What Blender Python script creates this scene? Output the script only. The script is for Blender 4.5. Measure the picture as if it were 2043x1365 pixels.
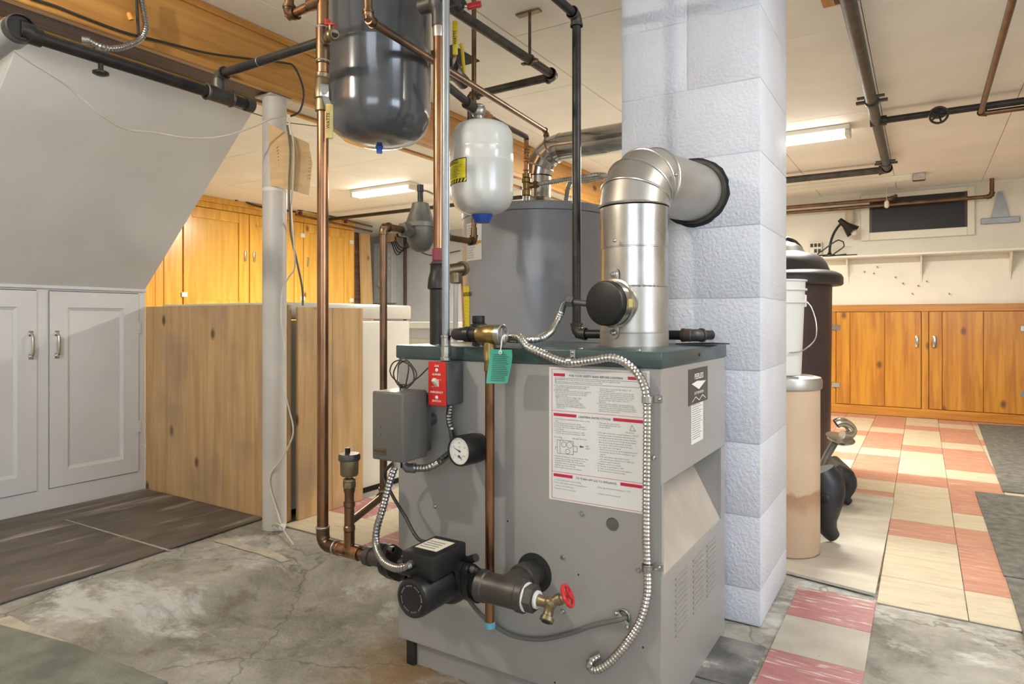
import bpy, bmesh, math, random
from mathutils import Vector, Matrix
random.seed(7)
for o in list(bpy.data.objects): bpy.data.objects.remove(o)
SC = bpy.context.scene
COL = SC.collection
# ------------------------------------------------------------------ camera
FPX, EYE, CX, HY = 1310.0, 0.85, 1021.5, 638.0        # focal length in pixels, eye height, image centre, horizon row
YAW = math.radians(32)
SN, CS = math.sin(YAW), math.cos(YAW)
cd = bpy.data.cameras.new('camera'); cam = bpy.data.objects.new('camera', cd); COL.objects.link(cam)
cam.location = (0, 0, EYE); cam.rotation_euler = (math.pi/2, 0, YAW)
cd.sensor_width = 36; cd.lens = FPX/2043*36; cd.shift_y = -(682.5-HY)/2043; cd.clip_start = 0.02
SC.camera = cam
# ------------------------------------------------------------------ world, exposure, large lights
SC.view_settings.view_transform = 'Standard'; SC.view_settings.look = 'None'
SC.view_settings.gamma = 1; SC.view_settings.use_curve_mapping = False
SC.view_settings.exposure = 0.12
w = bpy.data.worlds.new('world'); SC.world = w; w.use_nodes = True
w.node_tree.nodes['Background'].inputs[0].default_value = (0.75, 0.82, 1, 1)
w.node_tree.nodes['Background'].inputs[1].default_value = 0.3
def area(name, loc, rot, sx, sy, col, power):
    l = bpy.data.lights.new(name, 'AREA'); l.shape = 'RECTANGLE'; l.size = sx; l.size_y = sy
    l.color = col; l.energy = power
    o = bpy.data.objects.new(name, l); COL.objects.link(o); o.location = loc; o.rotation_euler = rot
    return o
# daylight through the window in the right wall and the one behind the camera
area('daylight_right', (2.44, 0.5, 1.45), (0, math.pi/2, 0), 0.8, 1.5, (0.66, 0.80, 1.0), 23)
area('daylight_front', (0.6, -1.94, 1.45), (math.pi/2, 0, 0), 1.8, 0.8, (0.70, 0.82, 1.0), 9)
# fluorescent tubes
area('tube_light_far', (-3.95, 4.23, 1.925), (0, 0, 0), 0.62, 0.1, (1, 0.93, 0.80), 85)
area('tube_light_right', (-0.98, 4.36, 1.925), (0, 0, 0), 1.2, 0.1, (1, 0.93, 0.80), 100)
area('tube_light_near', (0.9, 1.6, 1.925), (0, 0, 0), 1.2, 0.1, (1, 0.93, 0.80), 16)

# ------------------------------------------------------------------ survey helpers: a sight line met with a real plane
def at(px, py, d):
    l = (px-CX)/FPX*d
    return Vector((-SN*d+CS*l, CS*d+SN*l, EYE+(HY-py)/FPX*d))
def on_y(px, py, Y): return at(px, py, Y/(CS+SN*(px-CX)/FPX))
def on_x(px, py, X): return at(px, py, X/(-SN+CS*(px-CX)/FPX))
def on_z(px, py, z=0.0): return at(px, py, FPX*(EYE-z)/(py-HY))
V = Vector
# ------------------------------------------------------------------ materials
MATS = {}
def nodes(name):
    m = bpy.data.materials.new(name); m.use_nodes = True
    nt = m.node_tree; b = nt.nodes['Principled BSDF']
    return m, nt, b
def mat(name, col, rough=0.5, metal=0.0, var=0.12, scale=8.0, bump=0.0, bscale=60.0, col2=None, stretch=(1,1,1), coat=0.0, emit=None, estr=0.0, lo=0.35, hi=0.65, rvar=0.0, fleck=None, fst=(1,1,1)):
    m, nt, b = nodes(name); N = nt.nodes; L = nt.links
    tc = N.new('ShaderNodeTexCoord'); mp = N.new('ShaderNodeMapping'); mp.inputs['Scale'].default_value = stretch
    oi = N.new('ShaderNodeObjectInfo'); sv = N.new('ShaderNodeVectorMath'); sv.operation = 'SCALE'; sv.inputs[0].default_value = (9.1, 6.3, 4.7)
    av = N.new('ShaderNodeVectorMath'); av.operation = 'ADD'; L.new(oi.outputs['Random'], sv.inputs['Scale'])
    L.new(tc.outputs['Object'], av.inputs[0]); L.new(sv.outputs[0], av.inputs[1]); L.new(av.outputs[0], mp.inputs['Vector'])
    nz = N.new('ShaderNodeTexNoise'); nz.inputs['Scale'].default_value = scale; nz.inputs['Detail'].default_value = 6
    L.new(mp.outputs[0], nz.inputs['Vector'])
    cr = N.new('ShaderNodeValToRGB')
    c2 = col2 if col2 else tuple(max(0, x*(1-var)) for x in col)
    c1 = col if col2 else tuple(min(1, x*(1+var*0.5)) for x in col)
    cr.color_ramp.elements[0].color = (*c2, 1); cr.color_ramp.elements[1].color = (*c1, 1)
    cr.color_ramp.elements[0].position = lo; cr.color_ramp.elements[1].position = hi
    L.new(nz.outputs['Fac'], cr.inputs[0]); L.new(cr.outputs[0], b.inputs['Base Color'])
    if fleck:      # (colour, noise scale, low, high)
        m2 = N.new('ShaderNodeMapping'); m2.inputs['Scale'].default_value = fst; L.new(av.outputs[0], m2.inputs['Vector'])
        n3 = N.new('ShaderNodeTexNoise'); n3.inputs['Scale'].default_value = fleck[1]; n3.inputs['Detail'].default_value = 8; L.new(m2.outputs[0], n3.inputs['Vector'])
        r3 = N.new('ShaderNodeMapRange'); r3.inputs[1].default_value = fleck[2]; r3.inputs[2].default_value = fleck[3]; L.new(n3.outputs['Fac'], r3.inputs[0])
        x3 = N.new('ShaderNodeMix'); x3.data_type = 'RGBA'; x3.inputs[7].default_value = (*fleck[0], 1)
        L.new(r3.outputs[0], x3.inputs[0]); L.new(cr.outputs[0], x3.inputs[6]); L.new(x3.outputs[2], b.inputs['Base Color'])
    b.inputs['Roughness'].default_value = rough; b.inputs['Metallic'].default_value = metal
    if coat: b.inputs['Coat Weight'].default_value = coat; b.inputs['Coat Roughness'].default_value = 0.15
    if rvar:
        mr = N.new('ShaderNodeMapRange'); mr.inputs[3].default_value = max(0.03, rough-rvar); mr.inputs[4].default_value = min(1, rough+rvar)
        L.new(nz.outputs['Fac'], mr.inputs[0]); L.new(mr.outputs[0], b.inputs['Roughness'])
    if bump:
        n2 = N.new('ShaderNodeTexNoise'); n2.inputs['Scale'].default_value = bscale; n2.inputs['Detail'].default_value = 5
        L.new(mp.outputs[0], n2.inputs['Vector'])
        bp = N.new('ShaderNodeBump'); bp.inputs['Strength'].default_value = bump; bp.inputs['Distance'].default_value = 0.01
        L.new(n2.outputs['Fac'], bp.inputs['Height']); L.new(bp.outputs[0], b.inputs['Normal'])
    if emit:
        b.inputs['Emission Color'].default_value = (*emit, 1); b.inputs['Emission Strength'].default_value = estr
    MATS[name] = m
    return m
def wood(name, light, dark, knot, axis='z', rough=0.4, coat=0.0, knots=True, kscale=3.2, stain=None, kth=0.45, kr0=0.03, kr1=0.085):
    m, nt, b = nodes(name); N = nt.nodes; L = nt.links
    tc = N.new('ShaderNodeTexCoord'); oi = N.new('ShaderNodeObjectInfo')
    ad = N.new('ShaderNodeVectorMath'); ad.operation = 'ADD'
    ml = N.new('ShaderNodeVectorMath'); ml.operation = 'SCALE'; ml.inputs[0].default_value = (7.3, 3.1, 5.7)
    L.new(oi.outputs['Random'], ml.inputs['Scale']); L.new(tc.outputs['Object'], ad.inputs[0]); L.new(ml.outputs[0], ad.inputs[1])
    mp = N.new('ShaderNodeMapping'); s = [16, 16, 16]; s['xyz'.index(axis)] = 1.1; mp.inputs['Scale'].default_value = s
    L.new(ad.outputs[0], mp.inputs['Vector'])
    nz = N.new('ShaderNodeTexNoise'); nz.inputs['Scale'].default_value = 1.6; nz.inputs['Detail'].default_value = 7; nz.inputs['Distortion'].default_value = 0.6
    L.new(mp.outputs[0], nz.inputs['Vector'])
    cr = N.new('ShaderNodeValToRGB'); cr.color_ramp.elements[0].color = (*dark, 1); cr.color_ramp.elements[1].color = (*light, 1)
    cr.color_ramp.elements[0].position = 0.36; cr.color_ramp.elements[1].position = 0.62
    L.new(nz.outputs['Fac'], cr.inputs[0])
    out = cr.outputs[0]
    if knots:
        sp = N.new('ShaderNodeSeparateXYZ'); L.new(ad.outputs[0], sp.inputs[0])
        o_ = [q for q in 'XYZ' if q != axis.upper()]
        sm_ = N.new('ShaderNodeMath'); sm_.operation = 'ADD'; L.new(sp.outputs[o_[0]], sm_.inputs[0]); L.new(sp.outputs[o_[1]], sm_.inputs[1])
        sc_ = N.new('ShaderNodeMath'); sc_.operation = 'MULTIPLY'; sc_.inputs[1].default_value = 0.62; L.new(sp.outputs[axis.upper()], sc_.inputs[0])
        cb = N.new('ShaderNodeCombineXYZ'); L.new(sm_.outputs[0], cb.inputs[0]); L.new(sc_.outputs[0], cb.inputs[1])
        vo = N.new('ShaderNodeTexVoronoi'); vo.voronoi_dimensions = '2D'; vo.inputs['Scale'].default_value = kscale
        L.new(cb.outputs[0], vo.inputs['Vector'])
        kr = N.new('ShaderNodeValToRGB'); kr.color_ramp.elements[0].color = (0.95, 0.95, 0.95, 1); kr.color_ramp.elements[1].color = (0, 0, 0, 1)
        kr.color_ramp.elements[0].position = kr0; kr.color_ramp.elements[1].position = kr1
        L.new(vo.outputs['Distance'], kr.inputs[0])
        th = N.new('ShaderNodeSeparateColor'); L.new(vo.outputs['Color'], th.inputs[0])
        gt = N.new('ShaderNodeMath'); gt.operation = 'GREATER_THAN'; gt.inputs[1].default_value = kth; L.new(th.outputs[0], gt.inputs[0])
        mu = N.new('ShaderNodeMath'); mu.operation = 'MULTIPLY'; L.new(kr.outputs[0], mu.inputs[0]); L.new(gt.outputs[0], mu.inputs[1]); kr = mu
        mx = N.new('ShaderNodeMix'); mx.data_type = 'RGBA'; mx.inputs[7].default_value = (*knot, 1)
        L.new(kr.outputs[0], mx.inputs[0]); L.new(out, mx.inputs[6]); out = mx.outputs[2]
    if stain:
        n3 = N.new('ShaderNodeTexNoise'); n3.inputs['Scale'].default_value = 3.0; n3.inputs['Detail'].default_value = 4
        L.new(ad.outputs[0], n3.inputs['Vector'])
        sr = N.new('ShaderNodeValToRGB'); sr.color_ramp.elements[0].color = (0, 0, 0, 1); sr.color_ramp.elements[1].color = (0.75, 0.75, 0.75, 1)
        sr.color_ramp.elements[0].position = 0.5; sr.color_ramp.elements[1].position = 0.72
        L.new(n3.outputs['Fac'], sr.inputs[0])
        mx = N.new('ShaderNodeMix'); mx.data_type = 'RGBA'; mx.inputs[7].default_value = (*stain, 1)
        L.new(sr.outputs[0], mx.inputs[0]); L.new(out, mx.inputs[6]); out = mx.outputs[2]
    L.new(out, b.inputs['Base Color']); b.inputs['Roughness'].default_value = rough
    if coat: b.inputs['Coat Weight'].default_value = coat; b.inputs['Coat Roughness'].default_value = 0.2
    MATS[name] = m
    return m
def concrete():
    m, nt, b = nodes('concrete'); N = nt.nodes; L = nt.links
    tc = N.new('ShaderNodeTexCoord')
    def noise(scale, det=8, dist=0.0, st=(1,1,1)):
        mp = N.new('ShaderNodeMapping'); mp.inputs['Scale'].default_value = st; L.new(tc.outputs['Object'], mp.inputs[0])
        n = N.new('ShaderNodeTexNoise'); n.inputs['Scale'].default_value = scale; n.inputs['Detail'].default_value = det; n.inputs['Distortion'].default_value = dist
        n.inputs['Roughness'].default_value = 0.70
        L.new(mp.outputs[0], n.inputs['Vector']); return n
    def ramp(src, stops):
        r = N.new('ShaderNodeValToRGB'); e = r.color_ramp.elements
        e[0].position, e[0].color = stops[0][0], (*stops[0][1], 1); e[1].position, e[1].color = stops[-1][0], (*stops[-1][1], 1)
        for p, c in stops[1:-1]:
            x = e.new(p); x.color = (*c, 1)
        L.new(src, r.inputs[0]); return r
    def mix(f, a, c):
        x = N.new('ShaderNodeMix'); x.data_type = 'RGBA'; L.new(f, x.inputs[0]); L.new(a, x.inputs[6])
        if isinstance(c, tuple): x.inputs[7].default_value = (*c, 1)
        else: L.new(c, x.inputs[7])
        return x.outputs[2]
    n1 = noise(4.2, 15, 0.25)
    base = ramp(n1.outputs['Fac'], [(0.28, (0.20, 0.185, 0.15)), (0.45, (0.38, 0.36, 0.315)), (0.6, (0.53, 0.50, 0.44)), (0.75, (0.62, 0.60, 0.55))]).outputs[0]
    n2 = noise(2.1, 15, 0.35, (1.0, 1.5, 1))
    white = ramp(n2.outputs['Fac'], [(0.52, (0, 0, 0)), (0.60, (1, 1, 1))]).outputs[0]
    c = mix(white, base, (0.74, 0.73, 0.69))
    n4 = noise(9, 15, 0.2)
    dirt = ramp(n4.outputs['Fac'], [(0.53, (0, 0, 0)), (0.66, (0.65, 0.65, 0.65))]).outputs[0]
    c = mix(dirt, c, (0.23, 0.19, 0.12))
    # rust stain spreading from the boiler's front left foot
    vm = N.new('ShaderNodeVectorMath'); vm.operation = 'DISTANCE'; L.new(tc.outputs['Object'], vm.inputs[0]); vm.inputs[1].default_value = (-1.16, 1.30, -0.05)
    n5 = noise(7, 6)
    su = N.new('ShaderNodeMath'); su.operation = 'MULTIPLY_ADD'; su.inputs[1].default_value = 0.45
    L.new(n5.outputs['Fac'], su.inputs[0]); L.new(vm.outputs['Value'], su.inputs[2])
    rust = ramp(su.outputs[0], [(0.24, (0.85, 0.85, 0.85)), (0.48, (0, 0, 0))]).outputs[0]
    c = mix(rust, c, (0.30, 0.17, 0.05))
    # cracks
    ns = noise(3.0, 4)
    ad = N.new('ShaderNodeMix'); ad.data_type = 'RGBA'; ad.inputs[0].default_value = 0.22
    L.new(tc.outputs['Object'], ad.inputs[6]); L.new(ns.outputs['Color'], ad.inputs[7])
    vo = N.new('ShaderNodeTexVoronoi'); vo.feature = 'DISTANCE_TO_EDGE'; vo.inputs['Scale'].default_value = 2.3
    L.new(ad.outputs[2], vo.inputs['Vector'])
    ck = ramp(vo.outputs['Distance'], [(0.0, (0.55, 0.55, 0.55)), (0.010, (0, 0, 0))]).outputs[0]
    c = mix(ck, c, (0.10, 0.085, 0.06))
    L.new(c, b.inputs['Base Color']); b.inputs['Roughness'].default_value = 0.85
    nb = noise(12, 15, 0.2); bp = N.new('ShaderNodeBump'); bp.inputs['Strength'].default_value = 0.8; bp.inputs['Distance'].default_value = 0.03
    L.new(nb.outputs['Fac'], bp.inputs['Height']); L.new(bp.outputs[0], b.inputs['Normal'])
    MATS['concrete'] = m
concrete()
mat('tile_cream', (0.62, 0.545, 0.40), 0.45, var=0.10, scale=9, stretch=(1, 5, 1), coat=0.1, fleck=((0.42, 0.36, 0.26), 8, 0.62, 0.72), fst=(1.5, 10, 1))
mat('tile_pink', (0.58, 0.30, 0.21), 0.45, scale=9, stretch=(1, 7, 1), col2=(0.49, 0.22, 0.155), coat=0.1, fleck=((0.66, 0.52, 0.42), 8, 0.60, 0.70), fst=(1.5, 9, 1))
mat('tile_pink_near', (0.50, 0.235, 0.235), 0.5, scale=9, stretch=(1.2, 8, 1), col2=(0.40, 0.15, 0.16), lo=0.3, hi=0.72, fleck=((0.62, 0.52, 0.50), 8, 0.58, 0.64), fst=(1.6, 12, 1))
mat('tile_grey', (0.52, 0.48, 0.42), 0.55, scale=8, col2=(0.42, 0.38, 0.32), fleck=((0.36, 0.20, 0.15), 14, 0.66, 0.72), fst=(2, 1, 1))
mat('tile_dark', (0.30, 0.29, 0.28), 0.6, scale=11, col2=(0.10, 0.10, 0.10), lo=0.4, hi=0.7, fleck=((0.60, 0.59, 0.56), 16, 0.60, 0.70))
mat('carpet', (0.22, 0.215, 0.19), 0.95, scale=25, col2=(0.13, 0.125, 0.11), bump=0.6, bscale=260)
mat('carpet_green', (0.25, 0.26, 0.22), 0.95, scale=9, col2=(0.15, 0.155, 0.13), bump=0.6, bscale=200)
mat('lino', (0.17, 0.145, 0.12), 0.6, scale=5, stretch=(3.5, 1, 1), col2=(0.105, 0.085, 0.07), lo=0.35, hi=0.66, bump=0.1, bscale=30, fleck=((0.42, 0.38, 0.33), 2.2, 0.56, 0.70), fst=(7, 1, 1))
mat('lino_streak', (0.45, 0.42, 0.38), 0.7, scale=30)
mat('floor_sheet', (0.62, 0.57, 0.47), 0.5, scale=4, col2=(0.47, 0.43, 0.37), stretch=(1, 3, 1))
wood('pine_old', (0.66, 0.44, 0.215), (0.51, 0.315, 0.135), (0.10, 0.045, 0.02), 'z', 0.55, knots=True, kscale=4.0, stain=(0.36, 0.25, 0.17), kth=0.35)
wood('pine_varnish', (0.86, 0.47, 0.075), (0.70, 0.33, 0.035), (0.22, 0.08, 0.02), 'z', 0.28, coat=0.5, kscale=3.0)
wood('pine_panel', (0.80, 0.45, 0.08), (0.70, 0.36, 0.05), (0.3, 0.1, 0.02), 'z', 0.25, coat=0.6, knots=False)
wood('pine_base', (0.60, 0.27, 0.022), (0.42, 0.155, 0.012), (0.16, 0.06, 0.02), 'z', 0.32, coat=0.4, kscale=3.0)
wood('pine_base_h', (0.58, 0.26, 0.03), (0.42, 0.16, 0.015), (0.16, 0.06, 0.02), 'x', 0.35, coat=0.3, knots=False)
wood('pine_beam', (0.56, 0.285, 0.07), (0.42, 0.19, 0.04), (0.07, 0.03, 0.01), 'y', 0.4, coat=0.25, kscale=3.6, kth=0.25, kr0=0.04, kr1=0.11)
wood('plank_brown', (0.16, 0.10, 0.07), (0.09, 0.05, 0.035), (0.03, 0.02, 0.01), 'y', 0.6, knots=False)
wood('board_plain', (0.55, 0.36, 0.17), (0.45, 0.28, 0.12), (0.2, 0.1, 0.05), 'z', 0.6)
mat('cream_board', (0.74, 0.68, 0.56), 0.6, var=0.06)
mat('ceiling_paint', (0.87, 0.84, 0.765), 0.65, var=0.06, scale=2.5)
mat('ceiling_gap', (0.42, 0.37, 0.29), 0.8)
mat('wall_cream', (0.83, 0.79, 0.69), 0.6, var=0.06, scale=3)
mat('wall_blue', (0.60, 0.62, 0.66), 0.6, var=0.06, scale=3)
mat('wall_plain', (0.72, 0.69, 0.62), 0.7, var=0.06, scale=3)
mat('cupboard_paint', (0.69, 0.69, 0.70), 0.38, var=0.04, scale=4, coat=0.15)
mat('soffit_paint', (0.71, 0.705, 0.69), 0.55, var=0.06, scale=3)
mat('block_paint', (0.66, 0.68, 0.75), 0.5, var=0.05, scale=6, bump=0.35, bscale=110)
mat('mortar_paint', (0.64, 0.65, 0.70), 0.6, bump=0.4, bscale=90)
mat('column_paint', (0.60, 0.565, 0.53), 0.42, var=0.08, scale=5)
mat('jacket', (0.335, 0.325, 0.31), 0.36, var=0.06, scale=3, coat=0.12)
mat('jacket_inner', (0.50, 0.44, 0.38), 0.5, var=0.15, scale=8)
mat('lid_green', (0.045, 0.075, 0.075), 0.35, var=0.15, scale=5, coat=0.2)
mat('hole_dark', (0.02, 0.02, 0.02), 0.8)
mat('galvanized', (0.62, 0.61, 0.58), 0.30, 1.0, scale=14, col2=(0.50, 0.49, 0.46), rvar=0.08, bump=0.03, bscale=25)
mat('galvanized_dull', (0.50, 0.475, 0.44), 0.40, 0.85, scale=9, col2=(0.42, 0.40, 0.36), rvar=0.1)
mat('vent_shiny', (0.66, 0.65, 0.62), 0.20, 1.0, scale=12, col2=(0.48, 0.46, 0.42), rvar=0.1, bump=0.06, bscale=18)
mat('copper', (0.40, 0.215, 0.12), 0.30, 1.0, scale=10, stretch=(4, 4, 0.6), col2=(0.19, 0.10, 0.055), rvar=0.1, lo=0.3, hi=0.7)
mat('copper_old', (0.27, 0.16, 0.09), 0.38, 1.0, scale=12, col2=(0.12, 0.08, 0.055), rvar=0.1, lo=0.3, hi=0.7)
mat('copper_bright', (0.72, 0.40, 0.24), 0.22, 1.0, scale=18, col2=(0.5, 0.25, 0.12))
mat('solder', (0.50, 0.47, 0.42), 0.4, 0.9, scale=40, var=0.3)
mat('brass', (0.48, 0.35, 0.15), 0.35, 1.0, scale=20, col2=(0.26, 0.18, 0.08), rvar=0.1)
mat('brass_dull', (0.34, 0.27, 0.16), 0.42, 0.9, scale=20, col2=(0.20, 0.16, 0.10))
mat('bronze_grey', (0.20, 0.185, 0.16), 0.5, 0.5, scale=16, col2=(0.13, 0.12, 0.105))
mat('iron', (0.022, 0.021, 0.021), 0.40, 0.4, scale=18, col2=(0.045, 0.040, 0.036), rvar=0.08)
mat('iron_grey', (0.095, 0.085, 0.075), 0.45, 0.5, scale=16, col2=(0.05, 0.045, 0.04))
mat('iron_rust', (0.16, 0.09, 0.065), 0.6, 0.4, scale=20, col2=(0.09, 0.06, 0.05))
mat('conduit_grey', (0.33, 0.35, 0.37), 0.38, 0.55, scale=12, var=0.12)
mat('zinc', (0.55, 0.55, 0.54), 0.28, 1.0, scale=30, var=0.2)
mat('flex_metal', (0.60, 0.585, 0.55), 0.26, 1.0, scale=30, var=0.15)
mat('flex_dark', (0.36, 0.355, 0.35), 0.32, 1.0, scale=30, var=0.2)
mat('tank_grey', (0.085, 0.09, 0.10), 0.16, 0.0, var=0.06, coat=0.6)
mat('tank_white', (0.70, 0.70, 0.67), 0.25, var=0.03, coat=0.5)
mat('heater_grey', (0.33, 0.345, 0.38), 0.35, var=0.04, coat=0.25)
mat('blue_plastic', (0.02, 0.08, 0.42), 0.4)
mat('red_paint', (0.55, 0.02, 0.025), 0.35, var=0.1, coat=0.3)
mat('red_plate', (0.60, 0.025, 0.02), 0.35, var=0.06)
mat('maroon', (0.22, 0.03, 0.05), 0.5)
mat('yellow_vinyl', (0.78, 0.58, 0.03), 0.4, var=0.08, scale=30)
mat('yellow_worn', (0.62, 0.47, 0.16), 0.4, var=0.2, scale=30)
mat('yellow_label', (0.85, 0.74, 0.02), 0.5, var=0.03)
mat('paper', (0.78, 0.78, 0.76), 0.6, var=0.03)
mat('print_red', (0.55, 0.02, 0.06), 0.6, var=0.03)
mat('print_black', (0.03, 0.03, 0.035), 0.6)
mat('print_grey', (0.16, 0.16, 0.17), 0.6)
mat('print_orange', (0.75, 0.33, 0.05), 0.6)
mat('tag_green', (0.07, 0.44, 0.33), 0.55, var=0.06)
mat('cap_cyan', (0.16, 0.48, 0.60), 0.4)
mat('black_plastic', (0.010, 0.010, 0.011), 0.42, var=0.1)
mat('black_paint', (0.008, 0.008, 0.010), 0.36, var=0.1)
mat('aquastat_grey', (0.115, 0.11, 0.10), 0.42, var=0.05)
mat('steel_box', (0.16, 0.17, 0.17), 0.4, 0.6, var=0.15)
mat('cable_black', (0.03, 0.028, 0.025), 0.5)
mat('cable_grey', (0.16, 0.15, 0.135), 0.5)
mat('cable_white', (0.72, 0.67, 0.57), 0.5)
mat('cardboard', (0.72, 0.50, 0.26), 0.8, var=0.1, scale=12, stretch=(1, 1, 4))
mat('crayon', (0.62, 0.24, 0.08), 0.8)
mat('white_enamel', (0.78, 0.76, 0.70), 0.3, var=0.03, coat=0.3)
mat('ivory', (0.72, 0.68, 0.56), 0.4, var=0.03)
mat('dial_white', (0.80, 0.79, 0.75), 0.5, var=0.02)
mat('glass_dark', (0.012, 0.010, 0.012), 0.5, var=0.1)
mat('bin_beige', (0.66, 0.50, 0.36), 0.5, scale=4, col2=(0.60, 0.44, 0.31))
def bin_mat():
    m = MATS['bin_beige']; nt = m.node_tree; N = nt.nodes; L = nt.links; b = N['Principled BSDF']; src = b.inputs['Base Color'].links[0].from_socket
    tc = N.new('ShaderNodeTexCoord'); sp = N.new('ShaderNodeSeparateXYZ'); L.new(tc.outputs['Object'], sp.inputs[0])
    nz = N.new('ShaderNodeTexNoise'); nz.inputs['Scale'].default_value = 14; nz.inputs['Detail'].default_value = 8; L.new(tc.outputs['Object'], nz.inputs['Vector'])
    ma = N.new('ShaderNodeMath'); ma.operation = 'MULTIPLY_ADD'; ma.inputs[1].default_value = 0.09; L.new(nz.outputs['Fac'], ma.inputs[0]); L.new(sp.outputs['Z'], ma.inputs[2])
    cr = N.new('ShaderNodeValToRGB'); e = cr.color_ramp.elements; e[0].position = 0.0; e[0].color = (0.12, 0.12, 0.12, 1); e[1].position = 0.275; e[1].color = (0, 0, 0, 1)
    for p, v in ((0.19, 0.15), (0.235, 0.75), (0.262, 0.85)):
        x = e.new(p); x.color = (v, v, v, 1)
    L.new(ma.outputs[0], cr.inputs[0])
    mx = N.new('ShaderNodeMix'); mx.data_type = 'RGBA'; mx.inputs[7].default_value = (0.38, 0.20, 0.11, 1); L.new(cr.outputs[0], mx.inputs[0]); L.new(src, mx.inputs[6]); L.new(mx.outputs[2], b.inputs['Base Color'])
bin_mat()
mat('bin_brown', (0.065, 0.038, 0.038), 0.45, var=0.1)
mat('lid_black', (0.035, 0.033, 0.034), 0.45, var=0.1)
mat('bucket_white', (0.74, 0.74, 0.71), 0.4, var=0.03)
mat('cast_iron', (0.03, 0.032, 0.04), 0.42, 0.3, var=0.2, scale=20)
mat('cast_iron_grey', (0.20, 0.18, 0.155), 0.5, 0.5, var=0.2, scale=20)
mat('nickel', (0.62, 0.60, 0.56), 0.2, 1.0, var=0.1)
mat('tube_glow', (1, 1, 1), 0.5, emit=(1, 0.96, 0.86), estr=18.0)
mat('bulb_glow', (1, 1, 1), 0.5, emit=(1, 0.91, 0.77), estr=1250.0)
mat('sky_pane', (0.9, 0.95, 1), 0.3, emit=(0.8, 0.9, 1.0), estr=3.0)
mat('nameplate', (0.10, 0.09, 0.085), 0.35, 0.4, var=0.1)

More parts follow.
